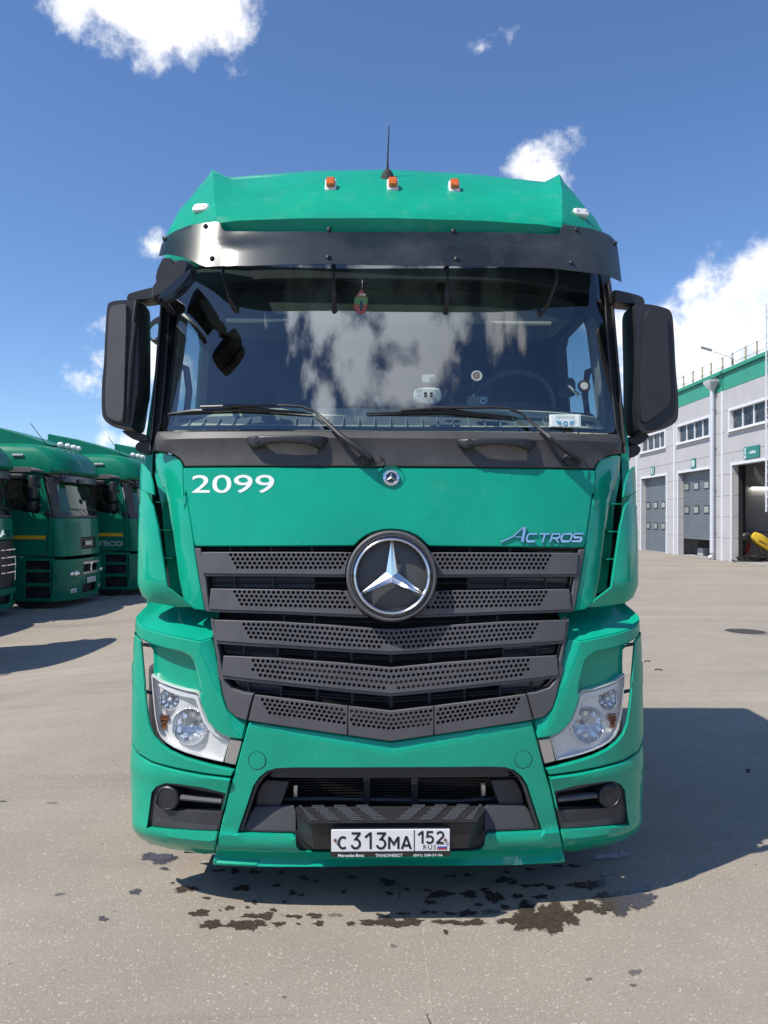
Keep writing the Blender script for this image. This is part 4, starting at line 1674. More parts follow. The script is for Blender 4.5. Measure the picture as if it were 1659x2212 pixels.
for cr, x0, x1, yt, yb in (('C', 790, 1232, 718, 795), ('D', 412, 846, 730, 805)):
    a = unp(cr, x0, yt, S_lo2); b = unp(cr, x1, yb, S_lo2)
    xm_, zt, zb = (a[0] + b[0]) / 2, a[1], b[1]
    L_ = b[0] - a[0]
    secs = []
    prof = [(-.5, .45, .30, 0.0), (-.47, .80, .62, .01), (-.40, 1.0, .9, .035), (-.25, 1.0, .62, .045), (0, .85, .5, .048), (.25, 1.0, .62, .045), (.40, 1.0, .9, .035), (.47, .8, .62, .01), (.5, .45, .3, 0.0)]
    hgt = zt - zb
    for u, hw, bt, so_ in prof:
        X_ = xm_ + u * L_
        top_ = zt - (1 - hw) * .008
        bot_ = zt - hgt * bt
        Yb = float(S_lo2(X_, zt))
        dpt = .018
        yf = Yb - so_ - .012
        yb_ = yf + (.05 if bt > .8 else .022)
        if abs(u) > .45: yb_ = Yb + .01
        cxz = (top_ + bot_) / 2
        ring_ = []
        for q in rrect(1, 1, .3, 3):
            ring_.append(TL((X_, (yf + yb_) / 2 + q[0] * (yb_ - yf), cxz + q[1] * (top_ - bot_))))
        secs.append(ring_)
    hd = loft('grab_handle', secs, BLK, truck, ang=50)
    for u in (-.355, .275):
        X_ = xm_ + u * L_
        lathe('handle_cap', [(0, .002), (.013, .002), (.0145, 0)], TL((X_, float(S_lo2(X_, zt)) - .052, zt - .018)), (0, -1, .2), BLK, hd, n=20)


def wsp(cr, x, y, off):
    X_, Z_ = unp(cr, x, y, S_ws, off)
    return TL((X_, float(S_ws(X_, Z_)) + off, Z_))


def lwp(cr, x, y, off):
    X_, Z_ = unp(cr, x, y, S_low, off)
    return TL((X_, float(S_low(X_, Z_)) + off, Z_))


WIP = mat('wiper black', (0.03, 0.03, 0.034), .45, var=.2)


def wiper(blade, arm_, knob, hose, m=WIP):
    root_ = tube('wiper', arm_[0], arm_[1], m, truck, n=8, flat=.7)
    tube('wiper_blade', blade[0], [.004] + [.0085] * (len(blade[0]) - 2) + [.004], m, root_, n=6)
    tube('wiper_rubber', [p + Vector((0, .012, -.012)) for p in blade[0]], .005, RUB, root_, n=5)
    tube('blade_yoke', blade[1], .0065, m, root_, n=6)
    lathe('wiper_pivot', [(0, .03), (.022, .028), (.03, .018), (.032, 0), (.035, -.05)], knob, (0, -1, .1), m, root_, n=20)
    tube('washer_hose', hose, .0035, RUB, root_, n=6)
    return root_


wiper(([wsp('C', 362, 595, -.012), wsp('C', 500, 578, -.018), wsp('C', 750, 570, -.022), wsp('C', 1000, 582, -.018), wsp('C', 1150, 594, -.012)],
       [wsp('C', 540, 556, -.03), wsp('C', 690, 552, -.035), wsp('C', 850, 566, -.03), wsp('C', 960, 578, -.024)]),
      ([wsp('C', 690, 552, -.042), wsp('C', 850, 549, -.042), wsp('C', 1000, 548, -.04), wsp('C', 1080, 553, -.04), wsp('C', 1150, 575, -.04), wsp('C', 1200, 615, -.045), lwp('C', 1300, 710, -.06), lwp('C', 1400, 785, -.06), lwp('C', 1465, 835, -.05)],
       [.014, .009, .007, .008, .009, .011, .016, .019, .020]),
      lwp('C', 1440, 840, -.0), [lwp('C', 1465, 850, -.03), lwp('C', 1500, 860, -.02), lwp('C', 1527, 850, -.015), lwp('C', 1528, 828, -.012), lwp('C', 1515, 825, -.01)])
wiper(([wsp('C', 1440, 589, -.012), wsp('D', 130, 583, -.02), wsp('D', 350, 580, -.022), wsp('D', 560, 600, -.02), wsp('D', 735, 614, -.012)],
       [wsp('D', 110, 575, -.03), wsp('D', 280, 563, -.035), wsp('D', 420, 578, -.03), wsp('D', 560, 598, -.024)]),
      ([wsp('D', 280, 562, -.042), wsp('D', 450, 561, -.042), wsp('D', 620, 558, -.04), wsp('D', 690, 563, -.04), wsp('D', 765, 592, -.04), wsp('D', 830, 650, -.045), lwp('D', 920, 725, -.06), lwp('D', 1020, 800, -.06), lwp('D', 1085, 845, -.05)],
       [.012, .009, .007, .008, .009, .011, .016, .019, .019]),
      lwp('D', 1022, 845, -.0), [lwp('D', 1070, 858, -.03), lwp('D', 1095, 870, -.02), lwp('D', 1108, 855, -.015), lwp('D', 1104, 840, -.012), lwp('D', 1095, 842, -.01)])

# ================================================================== mirrors
def hull_body(name, front, depth_f, depth_b, m, parent, inset=.16, bulge=.04):
    """rounded housing from an outline: front outline (picture points at depth) swept back"""
    c = sum(front, Vector((0, 0, 0))) / len(front)
    secs = []
    for t_, s in ((0, 1 - inset), (.18, 1 - inset * .45), (.5, 1.0), (.85, .98), (1.0, .93)):
        secs.append([Vector((c.x + (p.x - c.x) * s, (depth_f + (depth_b - depth_f) * t_) - Y0T, c.z + (p.z - c.z) * (1 - (1 - s) * .35))) for p in front])
    o_ = loft(name, secs, m, parent, ang=40)
    return o_


def outl(cr, pts, Y):
    P = [at_depth(cr, x, y, Y) for x, y in pts]
    P2 = smoothpl([(p.x, p.z) for p in P], 2)
    return [Vector((x, Y - Y0T, z)) for x, z in P2]


ML = outl('C', [(52, 12), (70, -2), (100, -10), (150, -13), (210, -14), (232, -5), (237, 20), (238, 480), (225, 530), (215, 600), (200, 690), (178, 692), (120, 680), (70, 668), (35, 650), (20, 615), (20, 450), (33, 350), (42, 150)], 3.78)
ml = hull_body('side_mirror', ML, 3.70, 3.90, BLK, truck, inset=.10)
hull_body('mirror_cover', outl('C', [(55, 20), (80, 5), (150, 0), (158, 20), (150, 300), (140, 640), (120, 655), (60, 640), (32, 610), (30, 460), (40, 330), (46, 150)], 3.72), 3.675, 3.76, PLAS, ml, inset=.12)
tube('mirror_rib', [at_depth('N', 440, 620, 3.70), at_depth('N', 425, 900, 3.69), at_depth('N', 395, 1300, 3.69), at_depth('C', 150, 440, 3.69), at_depth('C', 140, 640, 3.70)], .012, BLK, ml, n=8)
MR = outl('O', [(760, 470), (775, 440), (810, 430), (950, 440), (1120, 480), (1165, 510), (1190, 580), (1205, 800), (1225, 1200), (1250, 1400), (1255, 1650), (1235, 1720), (1180, 1760), (1080, 1790), (1000, 1815), (880, 1830), (820, 1835), (790, 1790), (775, 1600), (770, 1000), (757, 600)], 3.86)
mr = hull_body('side_mirror', MR, 3.78, 3.98, BLK, truck, inset=.08)
hull_body('mirror_cover', outl('O', [(940, 470), (1110, 500), (1150, 540), (1165, 700), (1180, 1100), (1195, 1300), (1195, 1480), (1150, 1560), (1000, 1660), (880, 1740), (850, 1600), (870, 1000), (900, 600)], 3.80), 3.763, 3.83, BLK, mr, inset=.06)


def arm(name, pts, r, m, parent, flat=.55):
    return tube(name, pts, r, m, parent, n=10, flat=flat)


def slab(name, cr, pts, Yf, Yb, m, parent, r=1):
    P = outl(cr, pts, Yf) if r else [at_depth(cr, x, y, Yf) for x, y in pts]
    c = sum(P, Vector((0, 0, 0))) / len(P)
    s = [[c + (p - c) * .9 for p in P], [p + Vector((0, .012, 0)) for p in P], [p + Vector((0, (Yb - Yf), 0)) for p in P]]
    s[0] = [Vector((p.x, Yf - Y0T, p.z)) for p in s[0]]
    return loft(name, s, m, parent, ang=35)


slab('mirror_arm', 'N', [(318, 600), (322, 540), (345, 510), (520, 465), (720, 415), (800, 440), (790, 560), (700, 575), (470, 605)], 3.80, 3.92, BLK, truck)
slab('mirror_arm', 'N', [(350, 640), (350, 590), (465, 590), (465, 640)], 3.80, 3.88, BLK, truck, r=0)
slab('mirror_arm', 'O', [(590, 245), (650, 250), (860, 300), (925, 330), (945, 360), (948, 425), (880, 412), (640, 385), (600, 390)], 3.86, 3.98, BLK, truck)
slab('mirror_arm', 'O', [(830, 400), (925, 405), (925, 450), (830, 450)], 3.86, 3.94, BLK, truck, r=0)
slab('mirror_arm', 'C', [(102, 682), (150, 683), (200, 692), (262, 718), (262, 745), (185, 742), (125, 705)], 3.82, 3.94, BLK, truck)
slab('mirror_arm', 'O', [(740, 1890), (840, 1830), (900, 1815), (985, 1820), (995, 1850), (950, 1890), (880, 1945), (780, 1930)], 3.88, 4.0, BLK, truck)
slab('mirror_foot', 'C', [(178, 765), (200, 742), (262, 728), (275, 800), (262, 822), (205, 808), (182, 790)], 3.84, 4.1, BLK, truck)
slab('mirror_foot', 'O', [(760, 1930), (860, 1935), (895, 1960), (898, 2010), (870, 2050), (780, 2090), (750, 2040)], 3.90, 4.15, BLK, truck)
# small door mirror behind the left pillar
dm = slab('kerb_mirror', 'N', [(585, 980), (610, 920), (660, 850), (760, 790), (800, 900), (760, 1100), (640, 1135), (610, 1090), (590, 1040)], 4.3, 4.42, BLK, truck)
slab('mirror_glass', 'N', [(612, 1020), (655, 950), (740, 880), (760, 1000), (740, 1105), (640, 1120)], 4.29, 4.30, mat('mirror glass', (.6, .62, .62), .03, 1.0), dm)
# front close-view mirror above the left pillar
fm = MB()
A0 = at_depth('N', 690, 600, 3.50)
def ell_hull(cr, a, b, w0, Yc, thick, name, m, parent, n=14, bow=.12):
    """long pointed housing between two picture points"""
    pa, pb = at_depth(cr, a[0], a[1], Yc), at_depth(cr, b[0], b[1], Yc)
    d = (pb - pa)
    L = d.length
    d.normalize()
    s = Vector((-d.z, 0, d.x))
    secs = []
    for k in range(n + 1):
        t_ = k / n
        w = w0 * (math.sin(math.pi * (t_ * .94 + .03)) ** .55)
        c = pa + d * L * t_ + s * bow * math.sin(math.pi * t_) * .3
        ring_ = []
        for j in range(14):
            th = 2 * math.pi * j / 14
            cx_ = math.cos(th); sy_ = math.sin(th)
            ring_.append(c + s * (w * (abs(cx_) ** .7) * (1 if cx_ > 0 else -1)) + Vector((0, 1, 0)) * (thick * w / w0 * (abs(sy_) ** .7) * (1 if sy_ > 0 else -1)))
        secs.append(ring_)
    return loft(name, secs, m, parent, ang=50)


fmo = hull_body('front_mirror', outl('N', [(655, 540), (665, 470), (760, 390), (900, 270), (1020, 170), (1120, 112), (1190, 125), (1222, 180), (1200, 260), (1130, 360), (1000, 490), (850, 575), (720, 600), (692, 618), (668, 590)], 3.44), 3.38, 3.52, BLK, truck, inset=.22)
hull_body('mirror_glass', outl('N', [(705, 590), (800, 490), (950, 370), (1080, 270), (1190, 185), (1205, 215), (1140, 330), (1000, 470), (850, 560), (740, 597)], 3.375), 3.365, 3.42, GLBLK, fmo, inset=.12)
slab('mirror_bracket', 'N', [(700, 300), (720, 200), (790, 50), (830, 35), (900, 45), (960, 120), (980, 180), (900, 260), (760, 360), (715, 400), (700, 340)], 3.58, 3.80, BLK, fmo, r=0)
slab('mirror_bracket', 'N', [(640, 470), (700, 440), (760, 520), (820, 600), (760, 640), (690, 560)], 3.60, 3.85, BLK, fmo)
tube('mirror_stay', [at_depth('N', 960, 260, 3.53), at_depth('N', 1040, 330, 3.58), at_depth('N', 1000, 480, 3.70)], [.035, .03, .03], BLK, fmo, n=8)

# ================================================================== cab shell and chassis (seen from other sides and through the glass)
def side_panel(sg):
    """cab side with a window opening; outline in (Y, Z)"""
    M_ = lambda u, v, w: TL((sg * (1.215 - w - max(0, v - 2.1) * .06), u, v))
    out = [(3.92, 1.15), (5.74, 1.15), (5.74, 3.22), (4.25, 3.22), (4.05, 2.95), (3.86, 2.15), (3.84, 1.9)]
    win = [(4.02, 2.05), (4.90, 2.05), (4.92, 2.84), (4.84, 2.90), (4.30, 2.92), (4.14, 2.7), (4.05, 2.4)]
    o_ = plate('cab_side', out, M_, PAINT, truck, t=.04, bev=.006, grid=.12, holes=[resample(win, .06)])
    V_, F_ = g_sheet(win, lambda u, v, w: M_(u, v, .015), .2)
    meshobj('side_window', V_, F_, SGL, o_)
    plate('door_lining', [(3.95, 1.2), (5.70, 1.2), (5.70, 3.18), (4.28, 3.18), (4.08, 2.93), (3.90, 2.15)], lambda u, v, w: M_(u, v, w + .017), RUB, o_, t=.05, bev=0, grid=.12, holes=[offset_in(resample(win, .06), .025)])
    fr = offset_in(resample(win, .06), -.02)
    plate('window_seal', fr, lambda u, v, w: M_(u, v, w - .004), RUB, o_, t=.02, bev=0, grid=0, holes=[resample(win, .06)])
    dr = [(3.98, 1.2), (4.98, 1.2), (4.98, 3.0), (4.20, 3.0), (3.98, 2.2)]
    for a, b in zip(dr, dr[1:] + dr[:1]): pass
    tube('door_seam', [M_(y_, z_, -.001) for y_, z_ in dr + dr[:1]], .004, VOID, o_, n=4)
    box('door_handle', M_(4.72, 1.85, -.02), (.03, .16, .04), BLK, o_, bev=.008)
    return o_


for sg in (-1, 1): side_panel(sg)
# header over the windscreen, back wall, floor, ceiling
hdr = symm([(0, 3.04), (-.6, 3.04), (-1.14, 3.03), (-1.10, 2.90), (-.6, 2.925), (0, 2.925)])
plate('cab_header', hdr, onS(lambda x, z: S_ws(x, z), .02), INT, truck, t=.04, bev=.004, grid=.06)
box('back_wall', TL((0, 5.70, 2.2)), (2.34, .05, 2.1), INT, truck)
box('cab_floor', TL((0, 4.8, 1.2)), (2.34, 1.75, .06), INT, truck)
box('headliner', TL((0, 4.95, 3.05)), (2.2, 1.5, .04), INT, truck)
# overhead shelf that shows behind the top of the windscreen
sh = symm([(0, 2.90), (-.80, 2.90), (-.97, 2.86), (-.93, 2.765), (-.83, 2.725), (-.6, 2.705), (0, 2.70)])
osh = plate('overhead_shelf', sh, onS(S_ws, .09), mat('olive grey trim', (0.055, 0.06, 0.05), .7, var=.2), truck, t=.35, bev=.012, grid=.08)
box('shelf_edge', TL((0, 3.83, 2.725)), (1.62, .03, .016), BEIGE, osh, bev=.004)
for x_ in (-.2, .13):
    box('shelf_stowage', TL((x_, 3.86, 2.79)), (.24, .05, .06), INT, osh, bev=.01)
# dashboard
dsh = symm([(0, 0), (-.9, .0), (-1.0, .04), (-1.06, .12)])
mb = MB()
xs = np.linspace(-1.08, 1.08, 25)
rows = [(.04, 2.13, 0), (.12, 2.19, 0), (.215, 2.235, 0), (.235, 2.255, 0), (.36, 2.305, 0), (.42, 2.31, 0), (.62, 2.20, 0), (.64, 1.75, 0)]
V, F = [], []
for i, (dy, z, _) in enumerate(rows):
    for x in xs:
        y = float(S_ws(x * .96, 2.1)) + dy
        V.append(TL((x, y, z)))
n = len(xs)
for i in range(len(rows) - 1):
    for j in range(n - 1): F.append((i * n + j, i * n + j + 1, (i + 1) * n + j + 1, (i + 1) * n + j))
dash = meshobj('dashboard', V, F, BEIGE, truck, ang=30)
# defroster duct with ribs: dark strip in front
Vd, Fd = [], []
for i, (dy, z) in enumerate(((.03, 2.135), (.20, 2.238), (.222, 2.25))):
    for x in xs: Vd.append(TL((x * .97, float(S_ws(x * .96, 2.1)) + dy, z)))
for i in range(2):
    for j in range(n - 1): Fd.append((i * n + j, i * n + j + 1, (i + 1) * n + j + 1, (i + 1) * n + j))
meshobj('defroster_vent', Vd, Fd, DASHG, dash)
mb = MB()
for k in range(27):
    x = -.98 + k * .0755
    y = float(S_ws(x, 2.1))
    mb.add(*g_box(TL((x, y + .125, 2.205)), (.003, .13, .012), 0, Matrix.Rotation(.48, 4, 'X')))
mb.build('vent_ribs', mat('vent rib', (.42, .47, .48), .6), dash)
# instrument binnacle in front of the driver (picture right)
bn = [(0, .0), (.0, .0)]
secs = []
for t_ in range(9):
    u = t_ / 8
    x = .20 + u * .80
    hh_ = .045 * math.sin(math.pi * min(1, max(0, u))) ** .5 + .01
    y = 3.80 + .05 * (abs(x) > .8)
    secs.append([TL((x, y + .14 + bowf(x) * .8, 2.22)), TL((x, y + .17 + bowf(x) * .8, 2.30 + hh_)), TL((x, y + .34, 2.31 + hh_)), TL((x, y + .46, 2.2))])
loft('instrument_binnacle', secs, INT, dash, ang=40)
# steering wheel
def ring_tube(c, R, r, tilt, m, name, parent, n=40):
    pts = []
    V, F = [], []
    Rm = Matrix.Rotation(tilt, 3, 'X')
    for i in range(n):
        a = 2 * math.pi * i / n
        for k in range(8):
            b = 2 * math.pi * k / 8
            p = Vector(((R + r * math.cos(b)) * math.cos(a), (R + r * math.cos(b)) * math.sin(a), r * math.sin(b)))
            V.append(Vector(c) + Rm @ p)
    for i in range(n):
        for k in range(8):
            F.append((i * 8 + k, ((i + 1) % n) * 8 + k, ((i + 1) % n) * 8 + (k + 1) % 8, i * 8 + (k + 1) % 8))
    return meshobj(name, V, F, m, parent)


swc = TL((.72, 4.36, 2.37))
sw_ = ring_tube(swc, .225, .017, D2R(-58), mat('steering wheel grey', (.13, .14, .15), .5), 'steering_wheel', truck)
box('wheel_hub', swc + Vector((0, .02, -.03)), (.16, .08, .11), BLK, sw_, bev=.02)
box('wheel_spoke', swc + Vector((0, .01, 0)), (.40, .02, .03), BLK, sw_, bev=.006)


def seat(x):
    s_ = box('seat', TL((x, 4.9, 1.75)), (.5, .5, .14), SEAT, truck, bev=.04)
    box('backrest', TL((x, 5.12, 2.12)), (.5, .12, .66), SEAT, s_, bev=.045, R=Matrix.Rotation(D2R(-8), 4, 'X'))
    box('headrest', TL((x, 5.17, 2.56)), (.26, .1, .2), SEAT, s_, bev=.04)
    box('seat_base', TL((x, 4.92, 1.45)), (.36, .38, .46), INT, s_, bev=.02)


seat(.60); seat(-.60)
# curtains bundled behind the pillars
for sg in (-1, 1):
    secs = []
    for k in range(9):
        z = 2.12 + k * .085
        c_ = TL((sg * (1.115 - (z - 2.1) * .06), 3.90 + (z - 2.1) * .2, z))
        secs.append([c_ + Vector(((.016 + .010 * (j % 2)) * math.cos(2 * math.pi * j / 12), (.03 + .02 * (j % 2)) * math.sin(2 * math.pi * j / 12), 0)) for j in range(12)])
    loft('curtain', secs, CURT, truck, ang=60)
    tube('grab_bar', [TL((sg * 1.12, 4.05, 2.55)), TL((sg * 1.05, 4.02, 2.52)), TL((sg * 1.03, 4.0, 2.40)), TL((sg * 1.04, 3.97, 2.25)), TL((sg * 1.10, 3.95, 2.15))], .018, INT, truck, n=8)

# chassis, wheels
for sg in (-1, 1):
    box('chassis_rail', TL((sg * .42, 6.4, .85)), (.09, 5.6, .26), VOID, truck)


def wheel(name, c, R_, w, parent, axis=(1, 0, 0), rimd=1):
    a = Vector(axis)
    o_ = lathe(name, [(R_ * .58, -w / 2), (R_ * .9, -w / 2), (R_ * .985, -w * .40), (R_, -w * .25), (R_, w * .25), (R_ * .985, w * .40), (R_ * .9, w / 2), (R_ * .58, w / 2)], c, a, RUB, parent, n=40)
    lathe('rim', [(R_ * .58, w * .48), (R_ * .55, w * .2), (R_ * .42, w * .05), (R_ * .22, w * .12), (R_ * .2, w * .42), (0, w * .44)], c, a * rimd, SILV, o_, n=28)
    return o_


for sg in (-1, 1):
    wheel('wheel', TL((sg * 1.05, 4.85, .50)), .50, .31, truck, (1, 0, 0), sg)
    wheel('wheel', TL((sg * 1.0, 8.55, .50)), .50, .55, truck, (1, 0, 0), sg)
    box('entry_step', TL((sg * 1.12, 4.2, .62)), (.2, .5, .75), COWL, truck, bev=.02)
    box('wheel_arch', TL((sg * 1.09, 4.85, 1.10)), (.3, 1.15, .12), COWL, truck, bev=.03)
    lathe('fuel_tank', [(0, -.65), (.3, -.65), (.32, -.62), (.32, .62), (.3, .65), (0, .65)], TL((sg * .92, 6.7, .62)), (0, 1, 0), SILV, truck)
box('axle', TL((0, 4.85, .5)), (2.0, .12, .12), VOID, truck)
box('axle', TL((0, 8.55, .5)), (1.9, .3, .3), VOID, truck)
box('underbody', TL((0, 4.5, .72)), (1.5, 1.7, .35), VOID, truck)
box('light_block_core', TL((0, 4.5, 1.05)), (1.96, 1.5, 1.15), VOID, truck)  # dark filler added so no sun shines through the hollow body
lathe('fifth_wheel', [(0, .0), (.5, 0), (.5, .05), (0, .05)], TL((0, 8.2, 1.05)), (0, 0, 1), BLK, truck, n=32)

# ================================================================== things behind the windscreen
def thing_at(name, cr, x, y, Y, label, cat):
    p_ = at_depth(cr, x, y, Y)
    w_ = RZ @ p_ + truck.location
    e_ = empty(name, w_, YAW)
    return tag(e_, label, cat), p_


def rel(o_, base):
    """shift a mesh built in truck coordinates to its own origin"""
    o_.data.transform(Matrix.Translation(-base))
    return o_


# toll transponder on its bracket
t1, b1 = thing_at('toll_transponder', 'D', 255, 530, 3.655, 'white square transponder plate with four suction cups behind the windscreen', 'transponder')
body = slab('bracket_plate', 'D', [(180, 470), (195, 448), (315, 448), (330, 465), (335, 500), (325, 525), (290, 538), (220, 538), (185, 525), (177, 500)], 3.62, 3.635, WHT, t1); rel(body, b1)
for x_, y_ in ((206, 463), (315, 463), (207, 506), (312, 507)):
    rel(lathe('suction_cup', [(0, .012), (.008, .012), (.014, .008), (.016, .0)], at_depth('D', x_, y_, 3.62), (0, -1, 0), LENS, t1, n=20), b1)
for x_, y_ in ((243, 480), (275, 480), (243, 496), (275, 496)):
    rel(slab('slot', 'D', [(x_ - 7, y_ - 4), (x_ + 7, y_ - 4), (x_ + 7, y_ + 4), (x_ - 7, y_ + 4)], 3.607, 3.61, BLK, t1, r=0), b1)
t2, b2 = thing_at('sensor_tag', 'D', 262, 400, 3.67, 'small white rounded tag stuck inside the windscreen above the transponder', 'sensor tag')
rel(slab('tag_body', 'D', [(225, 380), (232, 377), (292, 377), (300, 382), (300, 415), (294, 421), (232, 424), (225, 418)], 3.655, 3.67, WHT, t2), b2)
rel(slab('tag_window', 'D', [(264, 391), (298, 391), (298, 415), (264, 415)], 3.648, 3.652, DASHG, t2, r=0), b2)
# dash camera
t3, b3 = thing_at('dash_camera', 'D', 530, 525, 3.70, 'grey dash camera hanging from a round suction mount above the wiper', 'camera')
rel(slab('camera_body', 'D', [(476, 500), (486, 496), (580, 494), (588, 500), (588, 548), (582, 552), (480, 553), (474, 548)], 3.66, 3.70, mat('camera grey', (.08, .11, .13), .35, coat=.5), t3), b3)
rel(lathe('camera_lens', [(0, .006), (.006, .008), (.010, .012), (.014, .012), (.0155, .0)], at_depth('D', 555, 525, 3.66), (0, -1, 0), CHR, t3, n=24), b3)
rel(lathe('lens_glass', [(0, .011), (.009, .010)], at_depth('D', 555, 525, 3.657), (0, -1, 0), GLBLK, t3, n=24), b3)
rel(tube('camera_stem', [at_depth('D', 505, 500, 3.68), at_depth('D', 503, 460, 3.68), at_depth('D', 510, 425, 3.67)], .011, BLK, t3), b3)
SUC = mat('milky suction rubber', (.32, .36, .33), .4, coat=.5)
rel(lathe('suction_disc', [(0, .004), (.016, .006), (.019, .010), (.026, .010), (.0275, .0)], at_depth('D', 520, 390, 3.65), (0, -1, .2), SUC, t3, n=28), b3)
rel(lathe('disc_centre', [(0, .008), (.014, .007), (.016, .004)], at_depth('D', 520, 390, 3.648), (0, -1, .2), mat('brown grey', (.16, .12, .1), .4), t3, n=24), b3)
# phone holder
t4, b4 = thing_at('phone_holder', 'D', 1060, 450, 3.74, 'black jointed phone holder with a large clear suction disc beside the right pillar', 'phone holder')
rel(lathe('suction_disc', [(0, .004), (.018, .006), (.021, .012), (.029, .012), (.032, .0)], at_depth('D', 1105, 445, 3.72), (0, -1, .2), BLK, t4, n=28), b4)
rel(lathe('disc_centre', [(0, .010), (.018, .009), (.021, .006)], at_depth('D', 1105, 445, 3.717), (0, -1, .2), SUC, t4, n=24), b4)
rel(slab('holder_clamp', 'D', [(1000, 400), (1060, 392), (1065, 480), (1050, 500), (985, 498), (975, 470), (1000, 450)], 3.76, 3.80, BLK, t4), b4)
rel(tube('holder_arm', [at_depth('D', 1020, 440, 3.75), at_depth('D', 1050, 470, 3.74), at_depth('D', 1080, 492, 3.74)], .008, CHR, t4), b4)
# pass card
t5, b5 = thing_at('pass_card', 'D', 1003, 630, 3.62, 'white parking pass card with blue wings propped at the lower right of the windscreen', 'pass card')
rel(slab('card', 'D', [(918, 597), (1087, 597), (1090, 667), (919, 665)], 3.60, 3.603, mat('card white', (.8, .86, .84), .4), t5, r=0), b5)
BLUE = mat('wing blue', (.05, .32, .52), .5)


def dp(x, y, Y=3.597): return at_depth('D', x, y, Y)


a_, b_ = dp(952, 617), dp(1055, 602)
rel(text('card_lettering', 'ПРОПУСК', lambda u, v, w: Vector((u, 3.598 - Y0T, v)), mat('card grey', (.5, .55, .52), .5), t5, fit=(a_.x, b_.x, a_.z, b_.z), size=.02, bold=.0005), b5)
for sg in (-1, 1):
    mb = MB()
    for k in range(3):
        q = [(1005 + sg * (22), 633 + k * 8), (1005 + sg * (56 - k * 6), 629 + k * 8), (1005 + sg * (52 - k * 7), 635 + k * 8), (1005 + sg * 22, 639 + k * 8)]
        mb.add([dp(x, y) for x, y in q], [(0, 1, 2, 3)])
    rel(mb.build('wing', BLUE, t5, recalc=False), b5)
rel(lathe('gear', [(.006, .0005), (.008, .001), (.0105, .001), (.012, .0005)], dp(1005, 646, 3.599), (0, -1, 0), BLUE, t5, n=16), b5)
# hanging air freshener
t6, b6 = thing_at('air_freshener', 'A', 1418, 905, 3.72, 'red and green drop shaped air freshener hanging behind the upper windscreen', 'air freshener')
fr1 = [(1418, 903), (1424, 915), (1446, 950), (1452, 975), (1446, 1010), (1430, 1045), (1400, 1048), (1376, 1020), (1370, 990), (1380, 950), (1405, 918)]
rel(slab('freshener_card', 'A', fr1, 3.71, 3.722, mat('freshener red', (.45, .10, .08), .4), t6), b6)
rel(slab('freshener_band', 'A', [(1380, 952), (1446, 952), (1452, 976), (1440, 996), (1384, 994), (1374, 976)], 3.706, 3.709, mat('freshener green', (.12, .3, .1), .4), t6, r=0), b6)
rel(slab('freshener_window', 'A', [(1408, 975), (1420, 975), (1420, 1026), (1408, 1026)], 3.702, 3.705, GLBLK, t6, r=0), b6)
a_, b_ = at_depth('A', 1404, 944, 3.70), at_depth('A', 1440, 934, 3.70)
rel(text('freshener_lettering', 'areon', lambda u, v, w: Vector((u, 3.705 - Y0T, v)), LETT, t6, fit=(a_.x, b_.x, a_.z, b_.z), size=.01, bold=.0003), b6)
rel(tube('string', [at_depth('A', 1418, 905, 3.715), at_depth('A', 1420, 860, 3.74)], .001, LETT, t6, n=4), b6)
# mug on the dash
t7, b7 = thing_at('paper_cup', 'C', 1508, 545, 3.78, 'pale tilted cup lying on the dash at the middle of the windscreen', 'cup')
rel(lathe('cup_body', [(0, -.02), (.010, -.02), (.014, .02), (.012, .02), (.009, -.015), (0, -.015)], at_depth('C', 1508, 528, 3.80), (-.5, -.6, .6), WHT, t7, n=18), b7)
rel(tube('cup_handle', [at_depth('C', 1522, 520, 3.80), at_depth('C', 1540, 530, 3.80), at_depth('C', 1538, 552, 3.80)], .002, WHT, t7, n=6), b7)

# ================================================================== GROUND
def gz(x, y):
    t = min(1, max(0, (-x - 2.2) / 4.2))
    return -.36 * t * t * (3 - 2 * t)


def ground_pt(px, py, dz=0.0):
    d = px_dir(px, py)
    t = -H / d.z
    for _ in range(12):
        p = Vector((0, 0, H)) + d * t
        t = (gz(p.x, p.y) - H) / d.z
    p = Vector((0, 0, H)) + d * t
    return Vector((p.x, p.y, gz(p.x, p.y) + dz))


ASPH = bpy.data.materials.new('worn asphalt')
ASPH.use_nodes = True
t = ASPH.node_tree
b = t.nodes['Principled BSDF']
co = nd(t, 'ShaderNodeTexCoord').outputs['Object']


def noise(t, co, scale, detail=6.0, rough=.6, vec=None, dist=0.0):
    n = nd(t, 'ShaderNodeTexNoise', i_Scale=scale, i_Detail=detail, i_Roughness=rough, i_Distortion=dist)
    t.links.new(co, n.inputs['Vector'])
    return n.outputs['Fac']


mp = nd(t, 'ShaderNodeMapping')
mp.inputs['Scale'].default_value = (.12, 1.0, 1)
mp.inputs['Rotation'].default_value = (0, 0, D2R(8))
t.links.new(co, mp.inputs[0])
big = noise(t, co, .35, 6, .6)
mid = noise(t, co, 2.2, 8, .65)
strk = noise(t, mp.outputs[0], .9, 8, .68, dist=.3)
fine = noise(t, co, 90, 6, .7)
grain = noise(t, co, 320, 3, .6)
c = mixc(t, smooth(t, big, .3, .7), (.288, .249, .196), (.350, .306, .244))
c = mixc(t, mth(t, 'MULTIPLY', smooth(t, mid, .35, .75), .45), c, (.236, .208, .172))
c = mixc(t, mth(t, 'MULTIPLY', smooth(t, strk, .52, .70), .60), c, (.40, .355, .30))
c = mixc(t, mth(t, 'MULTIPLY', smooth(t, strk, .46, .32), .50), c, (.18, .163, .150))
c = mixc(t, mth(t, 'MULTIPLY', smooth(t, fine, .35, .75), .55), c, (.155, .137, .120))
vo = nd(t, 'ShaderNodeTexVoronoi', i_Scale=60.0, i_Randomness=1.0)
